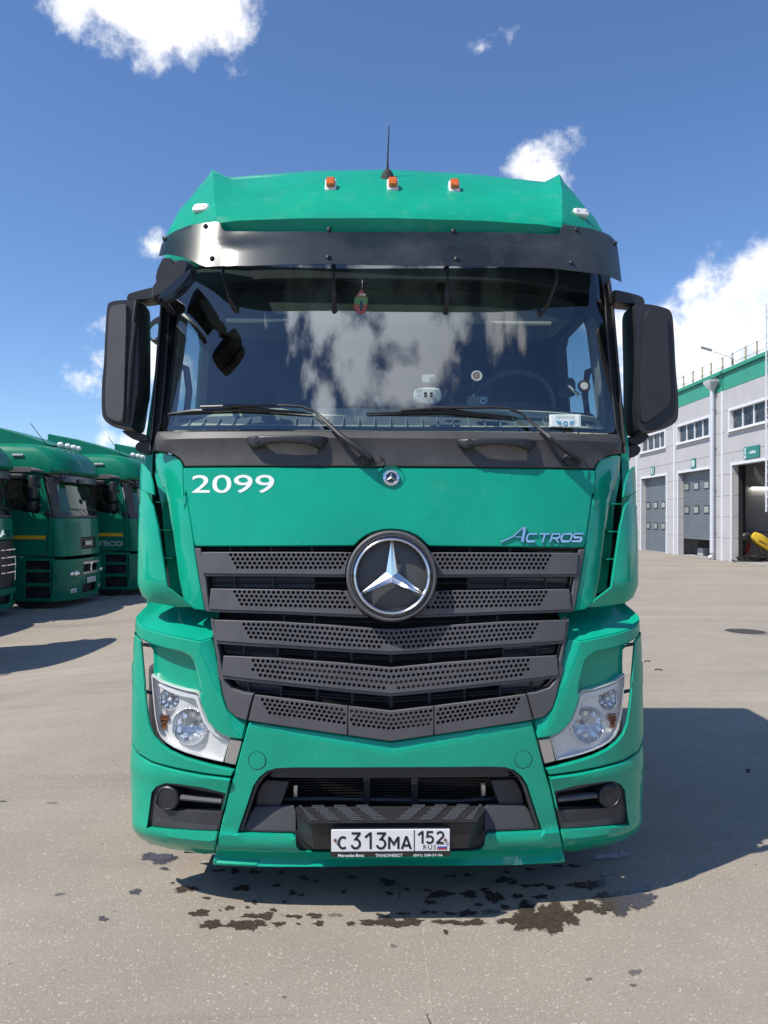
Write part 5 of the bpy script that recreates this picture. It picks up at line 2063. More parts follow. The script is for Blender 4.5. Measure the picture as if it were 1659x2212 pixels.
t.links.new(co, vo.inputs['Vector'])
sp = mth(t, 'MULTIPLY', smooth(t, vo.outputs['Distance'], .32, .20), smooth(t, noise(t, co, 26, 3, .7), .47, .57))
c = mixc(t, mth(t, 'MULTIPLY', sp, .72), c, (.54, .49, .41))
vo2 = nd(t, 'ShaderNodeTexVoronoi', i_Scale=21.0, i_Randomness=1.0)
t.links.new(co, vo2.inputs['Vector'])
pit = mth(t, 'MULTIPLY', smooth(t, vo2.outputs['Distance'], .16, .10), smooth(t, noise(t, co, 7, 3, .7), .58, .64))
c = mixc(t, mth(t, 'MULTIPLY', pit, .85), c, (.06, .055, .05))
vo3 = nd(t, 'ShaderNodeTexVoronoi', i_Scale=130.0, i_Randomness=1.0)
t.links.new(co, vo3.inputs['Vector'])
c = mixc(t, mth(t, 'MULTIPLY', smooth(t, vo3.outputs['Distance'], .55, .15), .30), c, (.42, .37, .31))
t.links.new(c, b.inputs['Base Color'])
b.inputs['Roughness'].default_value = .86
b.inputs['Specular IOR Level'].default_value = .3
hb = mth(t, 'ADD', mth(t, 'MULTIPLY', fine, .6), mth(t, 'ADD', mth(t, 'MULTIPLY', grain, .35), mth(t, 'MULTIPLY', pit, -.6)))
bp = nd(t, 'ShaderNodeBump', i_Strength=.7, i_Distance=.007)
t.links.new(hb, bp.inputs['Height'])
t.links.new(bp.outputs[0], b.inputs['Normal'])


def axis_pts():
    a = [0]
    s = .5
    while a[-1] < 900:
        a.append(a[-1] + s)
        if a[-1] > 30: s *= 1.25
    return [-v for v in a[::-1]][:-1] + a


xs_g = axis_pts()
ys_g = axis_pts()
V = [(x, y, gz(x, y)) for y in ys_g for x in xs_g]
n = len(xs_g)
F = [(i * n + j, i * n + j + 1, (i + 1) * n + j + 1, (i + 1) * n + j) for i in range(len(ys_g) - 1) for j in range(n - 1)]
tag(meshobj('ground', V, F, ASPH, ang=80, recalc=False), kind='structure')

# cracks in the asphalt (pale dust in them)
CRK = mat('dust filled crack', (.40, .355, .29), .95, var=.3, vscale=60)
CRKD = mat('open crack', (.05, .045, .04), .95, var=.4, vscale=60)
rc = random.Random(3)


def crack(pts, w, m):
    P = [ground_pt(438.9 + .5952 * x, 1810.4 + .5952 * y, .0015) for x, y in pts]
    out = []
    for a, b_ in zip(P, P[1:]):
        k = max(2, int((b_ - a).length / .009))
        for i in range(k):
            q = a.lerp(b_, i / k)
            out.append(q + Vector((rc.uniform(-.0028, .0028), 0, 0)))
    V, F = [], []
    for i, p in enumerate(out):
        d = (out[min(i + 1, len(out) - 1)] - out[max(i - 1, 0)])
        nn = Vector((-d.y, d.x, 0)).normalized() * w * rc.uniform(.15, .8)
        V += [p + nn, p - nn]
    for i in range(len(out) - 1):
        if math.sin(i * .37) + math.sin(i * .083 + 1) > -1.1: F.append((2 * i, 2 * i + 1, 2 * i + 3, 2 * i + 2))
    return V, F


mb = MB()
for pts in ([(760, 268), (735, 290), (690, 315), (668, 350), (665, 395), (675, 420), (725, 478), (690, 520), (682, 535), (720, 575), (785, 610), (830, 640)],
            [(720, 270), (790, 275), (800, 330), (803, 375), (807, 440), (815, 500), (822, 560), (828, 620), (835, 680), (850, 760)]):
    mb.add(*crack(pts, .0034, CRK))
tag(mb.build('pale_cracks', CRK, smooth_on=False, recalc=False), kind='structure')
mb = MB()
mb.add(*crack([(812, 640), (822, 662), (830, 690), (842, 720)], .004, CRKD))
mb.add(*crack([(700, 240), (715, 200), (705, 160)], .003, CRKD))
tag(mb.build('dark_cracks', CRKD, smooth_on=False, recalc=False), kind='structure')

# water drips and small puddles
WET = bpy.data.materials.new('wet asphalt')
WET.use_nodes = True
t = WET.node_tree
b = t.nodes['Principled BSDF']
co = nd(t, 'ShaderNodeTexCoord').outputs['Object']
cc = mixc(t, smooth(t, noise(t, co, 110, 5, .7), .35, .7), (.044, .036, .028), (.085, .070, .054))
vv = nd(t, 'ShaderNodeTexVoronoi', i_Scale=75.0)
t.links.new(co, vv.inputs['Vector'])
cc = mixc(t, mth(t, 'MULTIPLY', mth(t, 'MULTIPLY', smooth(t, vv.outputs['Distance'], .24, .16), smooth(t, noise(t, co, 26, 3, .7), .55, .62)), .6), cc, (.30, .27, .22))
t.links.new(cc, b.inputs['Base Color'])
b.inputs['Roughness'].default_value = .2
b.inputs['Specular IOR Level'].default_value = .6
bp = nd(t, 'ShaderNodeBump', i_Strength=.35, i_Distance=.003)
t.links.new(noise(t, co, 60, 4, .6), bp.inputs['Height'])
t.links.new(bp.outputs[0], b.inputs['Normal'])
DAMP = mat('damp asphalt', (.13, .118, .105), .7, var=.3, vscale=40)
rs = random.Random(11)
mbw, mbd = MB(), MB()


def blob(cx, cy, rx, ry, M_):
    n = max(24, int(rx * 1.6))
    ph = [rs.uniform(0, 6.28) for _ in range(6)]
    V = []
    for k in range(n):
        a = 2 * math.pi * k / n
        r = 1 + .20 * math.sin(2 * a + ph[0]) + .16 * math.sin(3 * a + ph[1]) + .13 * math.sin(5 * a + ph[2]) + .10 * math.sin(9 * a + ph[3]) + .08 * math.sin(17 * a + ph[4]) + rs.uniform(-.10, .10)
        r = max(.25, r) * .92
        V.append((rx * r * math.cos(a), ry * r * math.sin(a)))
    k0 = .62
    inn = [M_(cx + x * k0, cy + y * k0) for x, y in V]
    out = [M_(cx + x * 1.28, cy + y * 1.28) for x, y in V]
    return [M_(cx, cy)] + inn + out, [(0, 1 + k, 1 + (k + 1) % n) for k in range(n)] + [(1 + k, 1 + n + k, 1 + n + (k + 1) % n, 1 + (k + 1) % n) for k in range(n)]


WETA = {}


def add_blob(mb_, q, M_):
    V, F = blob(*q, M_)
    n = (len(V) - 1) // 2
    WETA.setdefault(id(mb_), []).extend([1.0] * (n + 1) + [0.0] * n)
    mb_.add(V, F)


def build_stain(mb_, name, m):
    o = mb_.build(name, m, smooth_on=False, recalc=False)
    at = o.data.attributes.new('soak', 'FLOAT', 'POINT')
    at.data.foreach_set('value', WETA[id(mb_)])
    return tag(o, kind='stuff')


def soak(m):
    """ragged soaking edge: the material fades out where the stain ends"""
    t = m.node_tree
    a = nd(t, 'ShaderNodeAttribute', attribute_name='soak').outputs['Fac']
    co = nd(t, 'ShaderNodeTexCoord').outputs['Object']
    v = mth(t, 'ADD', a, mth(t, 'MULTIPLY', mth(t, 'SUBTRACT', noise(t, co, 55, 7, .72), .5), 1.5))
    al = mth(t, 'MULTIPLY', smooth(t, v, .30, .64), .95)
    t.links.new(al, t.nodes['Principled BSDF'].inputs['Alpha'])


soak(WET); soak(DAMP)


Zm = lambda dz: (lambda x, y: ground_pt(438.9 + .5952 * x, 1810.4 + .5952 * y, dz))
Ym = lambda dz: (lambda x, y: ground_pt(.38 * x, 1371.5 + .38 * y, dz))
ZS = [(50, 119, 20, 4), (70, 117, 14, 4), (115, 120, 20, 10), (185, 123, 20, 9), (285, 125, 14, 7), (365, 145, 22, 8), (410, 158, 12, 5), (540, 143, 22, 8), (140, 183, 40, 10),
      (265, 172, 16, 6), (325, 200, 18, 8), (355, 207, 12, 5), (670, 162, 30, 13), (510, 195, 12, 5), (740, 188, 12, 6), (675, 202, 15, 6), (812, 190, 12, 6),
      (860, 205, 50, 15), (885, 140, 14, 5), (910, 140, 12, 5), (960, 135, 14, 7), (965, 205, 35, 13), (1000, 243, 15, 8), (1055, 215, 32, 26), (1020, 188, 18, 7), (1090, 153, 34, 10), (1125, 163, 18, 7), (1100, 125, 14, 5), (1140, 212, 20, 11),
      (1225, 214, 30, 8), (1170, 175, 20, 6), (1215, 172, 26, 7), (1260, 180, 22, 8), (1165, 240, 20, 14), (1185, 115, 16, 5), (1350, 172, 30, 7), (1395, 172, 42, 18), (1095, 252, 20, 8), (185, 235, 12, 7), (295, 233, 8, 5), (822, 235, 20, 9), (1290, 103, 20, 4), (1345, 102, 22, 5),
      (95, 255, 16, 9), (160, 253, 10, 4), (175, 284, 40, 8), (225, 284, 38, 12), (316, 285, 18, 6), (345, 287, 16, 6), (405, 283, 30, 9), (255, 262, 12, 7), (30, 315, 40, 14), (125, 318, 50, 16),
      (180, 315, 45, 19), (275, 313, 22, 9), (345, 313, 8, 4), (420, 312, 20, 9), (535, 312, 18, 7), (600, 308, 40, 10), (670, 308, 55, 16), (745, 308, 55, 16), (725, 277, 25, 5), (640, 280, 15, 6), (805, 272, 18, 7), (840, 272, 14, 5), (900, 276, 26, 6),
      (960, 275, 32, 12), (870, 306, 40, 8), (915, 308, 24, 8), (980, 308, 42, 14), (1080, 305, 18, 8), (880, 343, 10, 8), (1180, 295, 68, 44), (1255, 290, 70, 48), (1320, 290, 40, 30), (1130, 300, 40, 16), (1380, 250, 42, 24), (1290, 333, 20, 10),
      (1480, 68, 60, 12), (1530, 60, 20, 10), (1500, 235, 80, 38), (1590, 225, 62, 28), (1580, 190, 40, 22), (1450, 262, 36, 16), (1460, 130, 24, 10), (1440, 165, 30, 12)]
ZF = [(480, 280, 25, 7), (1045, 268, 35, 11), (690, 392, 12, 6), (1565, 488, 22, 13), (1400, 512, 12, 6), (295, 578, 8, 6), (60, 262, 8, 5), (1560, 535, 14, 6)]
for i, q in enumerate(ZS): add_blob(mbw, q, Zm(.0015 + i * .00004))
for i, q in enumerate(ZF): add_blob(mbd, q, Zm(.0010 + i * .00004))
for q in ((900, 1268, 88, 26), (860, 1258, 60, 18), (955, 1275, 58, 16), (905, 1290, 50, 16), (935, 1330, 30, 9), (770, 1462, 38, 16), (1055, 1445, 58, 22), (1175, 1497, 24, 9), (1135, 1583, 60, 20), (1210, 1648, 60, 20), (585, 1615, 30, 14), (980, 1412, 13, 5)):
    add_blob(mbw, q, Ym(.0015 + (q[0] % 17) * .0001))
for q in ((340, 1475, 34, 8), (300, 955, 30, 5), (15, 945, 22, 5)): add_blob(mbd, q, Ym(.0012))
for _k in range(150):     # droplets round the bigger ones
    q = rs.choice(ZS)
    a = rs.uniform(0, 6.28)
    k = rs.uniform(1.15, 1.9)
    r = rs.uniform(1.2, 3.2)
    add_blob(mbw, (q[0] + q[2] * k * math.cos(a), q[1] + q[3] * k * math.sin(a), r, r * .5), Zm(.0062 + _k * .00001))
build_stain(mbw, 'water_stains', WET)
build_stain(mbd, 'damp_stains', DAMP)

# manhole
mp_ = ground_pt(1611, 1365.5)
mh = empty('manhole_cover', mp_)
tag(mh, 'round iron manhole cover set in the asphalt at the right of the truck', 'manhole cover')
IRON = mat('worn iron', (.12, .105, .09), .55, .6, var=.4, vscale=30)
lathe('rim', [(.335, .0), (.335, .012), (.30, .013), (.30, .002)], (0, 0, 0), (0, 0, 1), mat('manhole rim', (.30, .27, .23), .8, var=.3, vscale=40), mh, n=40)
lathe('cover', [(.296, .0), (.296, .009), (.27, .012), (0, .012)], (0, 0, 0), (0, 0, 1), IRON, mh, n=40)
mb = MB()
for k in range(-5, 6):
    L_ = math.sqrt(.25 ** 2 - (k * .045) ** 2)
    mb.add(*g_box((k * .045, 0, .0135), (.018, 2 * L_, .006)))
mb.build('cover_ribs', IRON, mh)

for i, (px, py, l, a) in enumerate(((1398, 1430, .10, .5), (1422, 1448, .09, 0), (1617, 1667, .07, 1.2))):
    p = ground_pt(px, py)
    tw = tube('twig', [Vector((-l / 2, 0, .006)), Vector((0, .012, .014)), Vector((l / 2, -.01, .006))], .006, VOID, None, n=5)
    tw.location = p; tw.rotation_euler = (0, 0, a)
    tag(tw, ['dark twig on the asphalt beside the truck, farthest of the three', 'dark twig on the asphalt right of the headlamp, middle of the three', 'dark twig on shaded asphalt at the right edge, nearest of the three'][i], 'twig', 'twigs on the asphalt')

# ================================================================== BUILDING
K = 1.75 / 1.7
WX = 13.7 * K


def hz(h): return (h - 1.7) * K + 1.75 if h > 0 else 0.0


bld = empty('depot_building', (WX, 25 * K, 0))
tag(bld, 'long pale grey depot with a green top band and roller doors, at the right', 'building')
BO = Vector((WX, 25 * K, 0))
WALLM = mat('pale grey wall panel', (.47, .455, .455), .55, var=.05, vscale=1.2, dirt=.05)
BAND = mat('green band panel', (.035, .30, .20), .5, var=.05, vscale=1.0)
WTRIM = mat('white steel trim', (.70, .71, .74), .4, var=.04)
DOORM = mat('grey sectional door', (.13, .155, .175), .45, var=.08, vscale=2)
CONC = mat('concrete', (.32, .31, .29), .85, var=.2, vscale=2)
INW = mat('interior wall panel', (.33, .33, .34), .7, var=.1, vscale=1.5)


def bx(name, x0, x1, y0, y1, z0, z1, m, parent=bld, bev=0.0, org=None):
    o_ = BO if org is None else org
    c = Vector(((x0 + x1) / 2, (y0 + y1) / 2, (z0 + z1) / 2)) - o_
    return box(name, c, (abs(x1 - x0), abs(y1 - y0), abs(z1 - z0)), m, parent, bev=bev)


cov = [d * K for d in (20.65, 25.9, 31.16, 36.3, 41.7, 47.0, 52.3, 57.6)]
rowsz = [0.0] + [hz(h) for h in (.92, 1.77, 2.62, 3.47, 4.32, 5.17, 6.02, 6.87)]
ztop = hz(7.60)
dy0, dy1 = 1.02 * K, 4.62 * K
wy0, wy1 = 1.09 * K, 4.84 * K
DZ = hz(3.80)
WZ0, WZ1 = hz(5.15), hz(6.07)
g = .006
TH = .25


def pane_sheet(name, x, y0, y1, z0, z1, m, parent, org):
    return meshobj(name, [Vector((x, y0, z0)) - org, Vector((x, y1, z0)) - org, Vector((x, y1, z1)) - org, Vector((x, y0, z1)) - org], [(0, 1, 2, 3)], m, parent, smooth_on=False, recalc=False)


bays = list(zip(cov, cov[1:]))
for bi, (a, b_) in enumerate(bays):
    D0, D1 = a + dy0, a + dy1
    if bi == 1: D0, D1 = a + .9 * K, 30.25 * K      # the open wash bay (its far jamb)
    W0, W1 = a + wy0, a + wy1
    if bi == 1: W0, W1 = 26.75 * K, 30.54 * K
    for r in range(8):
        z0, z1 = rowsz[r] + g, rowsz[r + 1] - g
        parts = []
        if z1 < DZ + .05:
            parts = [(a, D0 - .0, z0, z1), (D1 + .0, b_, z0, z1)]
        elif z0 < DZ:
            parts = [(a, D0, z0, z1), (D1, b_, z0, z1), (D0 + .004, D1 - .004, DZ, z1)]
        elif abs(r - 6) < .5:
            parts = [(a, W0, z0, z1), (W1, b_, z0, z1)]
        else:
            parts = [(a, b_, z0, z1)]
        for y0, y1, q0, q1 in parts:
            if y1 - y0 < .05: continue
            bx('wall_panel', WX, WX + TH, y0 + .01, y1 - .01, q0, q1, WALLM, bev=.006)
    bx('band_panel', WX, WX + TH, a + .01, b_ - .01, rowsz[8] + g, ztop, BAND, bev=.006)
    # joint cover strip
    bx('joint_cover', WX - .035, WX - .002, b_ - .06, b_ + .06, 0, rowsz[8], WTRIM, bev=.004)
    bx('joint_cover', WX - .035, WX - .002, b_ - .06, b_ + .06, rowsz[8] + .002, ztop, BAND, bev=.004)
    # window
    we = empty('window', Vector((WX, (W0 + W1) / 2, (WZ0 + WZ1) / 2)) - BO)
    we.parent = bld
    wo_ = Vector((WX, (W0 + W1) / 2, (WZ0 + WZ1) / 2))
    fw = .11
    for y0, y1, z0, z1 in ((W0, W1, WZ1 - fw, WZ1), (W0, W1, WZ0, WZ0 + fw * .7), (W0, W0 + fw, WZ0 + fw * .7 + .001, WZ1 - fw - .001), (W1 - fw, W1, WZ0 + fw * .7 + .001, WZ1 - fw - .001)):
        bx('window_frame', WX - .05, WX + .16, y0, y1, z0, z1, WTRIM, we, bev=.006, org=wo_)
    bx('window_sill', WX - .12, WX - .052, W0 - .04, W1 + .04, WZ0 - .035, WZ0 + .0, WTRIM, we, org=wo_)
    n_ = 4
    step_ = (W1 - W0 - 2 * fw) / n_
    for k in range(1, n_):
        yy = W0 + fw + step_ * k
        bx('mullion', WX + .06, WX + .13, yy - .03, yy + .03, WZ0 + fw * .7, WZ1 - fw, WTRIM, we, org=wo_)
    for k in range(n_):
        yy = W0 + fw + step_ * k
        pane_sheet('window_pane', WX + .11, yy + .03, yy + step_ - .03, WZ0 + .07, WZ1 - .1, PGL, we, wo_)
    # door frame
    for nm, y0, y1, z0, z1 in (('door_lintel', D0 - .12, D1 + .10, DZ, DZ + .11), ('door_jamb', D0 - .10, D0, 0, DZ - .001), ('door_jamb', D1, D1 + .10, 0, DZ - .001)):
        bx(nm, WX - .04, WX - .002, y0, y1, z0, z1, WTRIM, bev=.004)
    if bi == 1: continue
    lift = .80 if bi == 2 else 0.0
    de = empty('sectional_door', Vector((WX + .28, (D0 + D1) / 2, 0)) - BO)
    de.parent = bld
    do_ = Vector((WX + .28, (D0 + D1) / 2, 0))
    nsec = 7
    hs = (DZ + .1) / nsec
    for k in range(nsec):
        z0 = lift + k * hs
        z1 = min(DZ + .35, z0 + hs)
        if z0 > DZ + .2: break
        # ribbed section: 5 ribs
        V, F = [], []
        prof = []
        for r in range(5):
            q0 = z0 + (z1 - z0) * r / 5
            q1 = z0 + (z1 - z0) * (r + 1) / 5
            prof += [(0.012, q0), (0, q0 + .012), (0, q1 - .006)]
        prof.append((.012, z1 - .002))
        s0 = [Vector((WX + .24 + p[0], D0, p[1])) - do_ for p in prof] + [Vector((WX + .29, D0, z1 - .002)) - do_, Vector((WX + .29, D0, z0)) - do_]
        s1 = [p + Vector((0, D1 - D0, 0)) for p in s0]
        loft('door_section', [s0, s1], DOORM, de, ang=20)
    for zc in (2.38, 1.32):
        zc = hz(zc) + lift
        for k in range(3):
            yc = D1 - .42 - k * 1.12
            bx('door_window_frame', WX + .215, WX + .245, yc - .29, yc + .29, zc - .19, zc + .19, BLK, de, bev=.02, org=do_)
            pane_sheet('door_window_pane', WX + .212, yc - .23, yc + .23, zc - .135, zc + .135, mat('grey frosted pane', (.26, .27, .26), .12, coat=.8), de, do_)

# coping, roof, far walls
ya, yb = cov[0], cov[-1]
bx('coping', WX - .10, WX + .35, ya, yb, ztop + .002, ztop + .10, BAND, bev=.01)
bx('coping_lip', WX - .10, WX - .08, ya, yb, ztop - .05, ztop, BAND)
bx('roof', WX + .36, WX + 18, ya, yb, ztop - .2, ztop + .02, CONC)
bx('rear_wall', WX + 17.7, WX + 18, ya, yb, 0, ztop - .21, WALLM)
bx('end_wall', WX + .26, WX + 17.6, ya - .0, ya + .2, 0, ztop - .21, WALLM)
bx('end_wall', WX + .26, WX + 17.6, yb - .2, yb, 0, ztop - .21, WALLM)
for c_ in cov[1:-1]:
    for r in range(8):
        bx('inner_wall_panel', WX + .34, WX + 17.6, c_ - .08, c_ + .08, rowsz[r] + g, rowsz[r + 1] - g, INW)
bx('floor_slab', WX - .02, WX + 17.6, ya + .3, yb - .3, .002, .03, CONC)
# wash bay: open leaf track and jamb lining at its far side
WD1 = 30.25 * K
bx('bay_guide', WX + .26, WX + .42, WD1 + .0, WD1 + .12, 0, DZ + .3, mat('dark guide rail', (.03, .03, .033), .5))
bx('bay_guide', WX + .5, WX + .60, WD1 + .15, WD1 + .22, 0, DZ + .3, mat('dark guide rail', (.03, .03, .033), .5))

# signs
SIGN = mat('teal sign', (.02, .20, .17), .45)


def sign(x, y, z, w, h, txt, fit, label, extra=None):
    e = empty('bay_sign', (x - .04, y, z))
    tag(e, label, 'sign')
    box('sign_board', (0, 0, 0), (.03, w, h), SIGN, e, bev=.003)
    M_ = lambda u, v, q: Vector((-.0165 - q, -u, v))
    text('sign_lettering', txt, M_, LETT, e, fit=fit, size=.3, bold=.014, sx=.8)
    return e, M_


sign(WX, 39.15 * K, hz(4.12), .50, .46, '11', (-.16, .16, -.15, .16), 'small teal sign with white number 11 above the closed roller door')
sign(WX, 34.0 * K, hz(4.14), .50, .46, '10', (-.18, .18, -.15, .16), 'small teal sign with white number 10 above the half open roller door')
e, M_ = sign(WX, 28.6 * K, hz(4.185), 1.24, .46, 'МОЙКА', (-.12, .38, -.06, .07), 'wide teal car wash sign over the open bay, truck symbol at its left')
mb = MB()
mb.add([M_(-.58, .13, 0), M_(-.40, .13, 0), M_(-.49, .21, 0)], [(0, 1, 2)])
for q in ((-.56, -.42, .10, .115), (-.53, -.45, .065, .085), (-.57, -.41, .035, .05), (-.58, -.55, -.06, .02), (-.43, -.40, -.06, .02), (-.54, -.44, -.01, .02), (-.54, -.44, -.20, -.09), (-.545, -.51, -.215, -.20), (-.47, -.435, -.215, -.20)):
    mb.add([M_(q[0], q[2], 0), M_(q[1], q[2], 0), M_(q[1], q[3], 0), M_(q[0], q[3], 0)], [(0, 1, 2, 3)])
mb.build('truck_symbol', LETT, e, recalc=False, smooth_on=False)

# downpipe with hopper
dpy = 31.77 * K
dpe = empty('downpipe', (WX - .16, dpy, 0))
tag(dpe, 'tall white ribbed downpipe with a funnel hopper on the depot wall', 'downpipe')
prof = []
z = .28
PIPE = mat('zinc white pipe', (.62, .64, .68), .4, .2)
while z < hz(7.05):
    prof += [(.085, z), (.090, z + .02), (.090, z + .10), (.085, z + .12)]
    z += .125
lathe('pipe', prof, (0, 0, 0), (0, 0, 1), PIPE, dpe, n=16)
s0 = [Vector((x * .10, y * .10, hz(7.03))) for x, y in ((-1, -1), (1, -1), (1, 1), (-1, 1))]
s1 = [Vector((x * .24 + .0, y * .34, hz(7.32))) for x, y in ((-1, -1), (.6, -1), (.6, 1), (-1, 1))]
s2 = [p + Vector((0, 0, .10)) for p in s1]
loft('hopper', [s0, s1, s2], mat('grey hopper', (.50, .50, .52), .5), dpe)
tube('outlet_bend', [(0, 0, .30), (0, 0, .2), (-.05, 0, .12), (-.16, 0, .07)], .088, PIPE, dpe, n=14)
for zz in (1.2, 3.0, 4.8, 6.4): box('pipe_clamp', (.06, 0, zz), (.14, .2, .03), SILV, dpe)
box('hopper_bracket', (.05, -.2, hz(7.42)), (.12, .1, .22), mat('dark bracket', (.1, .1, .1), .5), dpe)

# roof railing: timber posts and wire
rl = empty('roof_railing', (WX + .12, 30 * K, ztop + .10))
tag(rl, 'timber post and wire railing running along the depot roof edge', 'railing')
WOOD = mat('raw timber', (.58, .47, .33), .8, var=.25, vscale=12)
posts = [24.2, 25.3, 26.4, 27.45, 28.5, 29.4, 30.5, 31.4, 32.5, 33.4, 34.4, 35.5, 36.5, 37.6, 38.7, 39.8, 40.9, 42.0, 43.1, 44.2, 45.3, 46.4, 47.5, 48.6, 49.7, 50.8]
rr_ = random.Random(5)
for p in posts:
    box('post', (0, (p - 30) * K, .31), (.06, .055, .62), WOOD, rl, R=Matrix.Rotation(rr_.uniform(-.03, .03), 4, 'X'))
for hgt, r in ((.56, .007), (.22, .006), (.17, .006)):
    pts = []
    for i, p in enumerate(posts):
        pts.append((-.045, (p - 30) * K, hgt + rr_.uniform(-.015, .015)))
        if i < len(posts) - 1 and hgt < .5:
            pts.append((-.045, ((p + posts[i + 1]) / 2 - 30) * K, hgt - .02))
    tube('wire', pts, r, mat('dark wire', (.09, .08, .08), .5, .5), rl, n=4)

# flood lamp on a post of the railing
lpz = ztop + .10
le = empty('flood_lamp', (WX + .05, 30.5 * K - .02, lpz + .42))
tag(le, 'grey floodlight on a white arm fixed to the roof railing', 'floodlight')
WARM = mat('white arm', (.72, .74, .76), .4)
box('junction_box', (-.03, -.06, -.0), (.12, .14, .14), WARM, le, bev=.01)
tube('lamp_arm', [(-.04, -.03, .02), (-.62, .25, .30)], .028, WARM, le, n=10)
hd_ = box('lamp_head', (-.86, .36, .43), (.46, .18, .07), mat('lamp grey', (.28, .30, .32), .4, .4), le, bev=.02, R=Matrix.Rotation(D2R(25), 4, 'Y') @ Matrix.Rotation(D2R(-24), 4, 'Z'))
tube('lamp_cable', [(-.0, -.05, -.05), (.0, -.09, -.13), (.02, -.02, -.2), (.03, .0, -.3)], .010, BLK, le, n=6)

# cage ladder
ly = 27.28
lx = WX - .55
ld = empty('roof_ladder', (lx, ly, 2.0))
tag(ld, 'white steel roof ladder hanging in front of the depot wall at the right edge', 'ladder')
for dy_ in (0, -.5):
    box('stile', (0, dy_, 3.7), (.05, .04, 7.4), WTRIM, ld)
for k in range(25): tube('rung', [(0, -.02, .2 + k * .29), (0, -.48, .2 + k * .29)], .012, WTRIM, ld, n=6)
for k in range(8):
    zz = .55 + k * .91
    box('stay_bar', (.26, -.04, zz), (.50, .04, .03), WTRIM, ld)
    box('stay_bar', (.26, -.46, zz), (.50, .04, .03), WTRIM, ld)

# ---- inside the wash bay
iy = cov[2] - .09         # inner face of the far partition
tl = empty('tube_light', (WX + 1.9, iy - .12, 3.02))
tag(tl, 'lit fluorescent tube on the inner wall of the open bay', 'tube light')
box('light_tray', (0, .03, .04), (1.6, .06, .04), WTRIM, tl)
tube('light_tube', [(-.78, 0, 0), (.78, 0, 0)], .035, mat('lit tube', (.9, .88, .8), .5, emit=(1, .93, .78, 9)), tl, n=10)
tube('wall_conduit', [(WX + .75 - BO.x, iy - .02 - BO.y, 3.9), (WX + .78 - BO.x, iy - .02 - BO.y, 2.2), (WX + .8 - BO.x, iy - .02 - BO.y, 1.35), (WX + 1.0 - BO.x, iy - .02 - BO.y, 1.22), (WX + 2.6 - BO.x, iy - .02 - BO.y, 1.2)], .015, RUB, bld, n=6)
mx_ = empty('cement_mixer', (WX + .95, iy - .62, 0))
tag(mx_, 'yellow cement mixer tipped on its side inside the open bay', 'cement mixer')
YEL = mat('dusty yellow paint', (.62, .42, .04), .5, var=.25, vscale=6)
drum = lathe('drum', [(.12, .0), (.14, .02), (.22, .18), (.25, .32), (.24, .42), (.16, .50), (0, .52)], (-.30, 0, .72), (-.25, -.1, 1), BLK, mx_, n=24)
secs = []
for t_, w_, h_ in ((0, .20, .30), (.25, .30, .42), (.6, .33, .44), (1.0, .26, .34)):
    c_ = Vector((-.10 + t_ * .75, -.18, 1.10 - t_ * .55))
    secs.append([c_ + Vector((0, q[0], 0)) + Vector((.45, 0, .6)).normalized() * q[1] for q in rrect(w_, h_, .05, 3)])
loft('motor_cover', secs, YEL, mx_, ang=40)
p_ = Vector((.1, -.37, .92))
V, F = textmesh('ELKOMIX', size=.07)
box('maker_strip', (.22, -.345, .80), (.34, .012, .05), mat('brown strip', (.2, .1, .04), .6), mx_, R=Matrix.Rotation(D2R(28), 4, 'Y'))
for a_, b2 in (((-.5, -.3, 0), (-.1, -.2, .7)), ((.6, -.3, 0), (.2, -.2, .7)), ((-.5, .3, 0), (-.1, .2, .7)), ((.6, .3, 0), (.2, .2, .7))):
    tube('mixer_leg', [a_, b2], .02, BLK, mx_, n=6)
rcn = empty('red_canister', (WX + .75, iy - .45, 0))
tag(rcn, 'red canister on the floor behind the yellow mixer', 'canister')
box('canister_body', (0, 0, .45), (.28, .2, .9), mat('dull red', (.40, .03, .02), .5), rcn, bev=.03)
box('canister_cap', (0, 0, .93), (.09, .09, .06), BLK, rcn, bev=.01)
# coiled hoses heaped on the floor
hp = empty('hose_heap', (WX + .75, iy - 1.0, 0))
tag(hp, 'tangled heap of dark hoses on the floor below the yellow mixer', 'hose')
rh = random.Random(4)
for k in range(9):
    pts = []
    cx_, cy_, R_ = rh.uniform(-.3, .35), rh.uniform(-.1, .15), rh.uniform(.25, .5)
    a0 = rh.uniform(0, 6.28)
    for j in range(22):
        a = a0 + j * .38
        pts.append((cx_ + R_ * math.cos(a) * (1 + .02 * j), cy_ + R_ * .5 * math.sin(a), .04 + .05 * k * .6 + .03 * math.sin(j * 1.7 + k)))
    tube('hose', pts, .022, RUB, hp, n=6)
for k in range(3):
    tube('leaning_pipe', [(-.55 + .08 * k, .35, .0), (-.62 + .05 * k, .6, 1.3 - .2 * k)], .02, BLK, hp, n=6)
pal = empty('pallet', (WX + 2.15, iy - 1.35, 0))
tag(pal, 'wooden pallet on the floor of the open bay under the white box', 'pallet')
for k in range(5): box('slat', (0, -.34 + k * .17, .125), (1.1, .11, .022), WOOD, pal)
for k in range(3): box('bearer', (-.5 + k * .5, 0, .055), (.09, .8, .11), WOOD, pal)
wb = box('white_box', (0, 0, .19), (.55, .4, .38), WHT, None, bev=.01)
wb.location = (WX + 2.2, iy - 1.35, .137)
tag(wb, 'white carton standing on the pallet in the open bay', 'box')
kio = empty('operator_booth', (WX + 2.9, iy - 1.1, 0))
tag(kio, 'white glazed operator booth inside the open bay with a dark sloping hood above', 'booth')
for x_ in (-.75, .75):
    for y_ in (-.5, .5): box('booth_post', (x_, y_, 1.0), (.07, .07, 2.0), WHT, kio)
box('booth_header', (0, 0, 2.02), (1.62, 1.1, .24), WHT, kio, bev=.01)
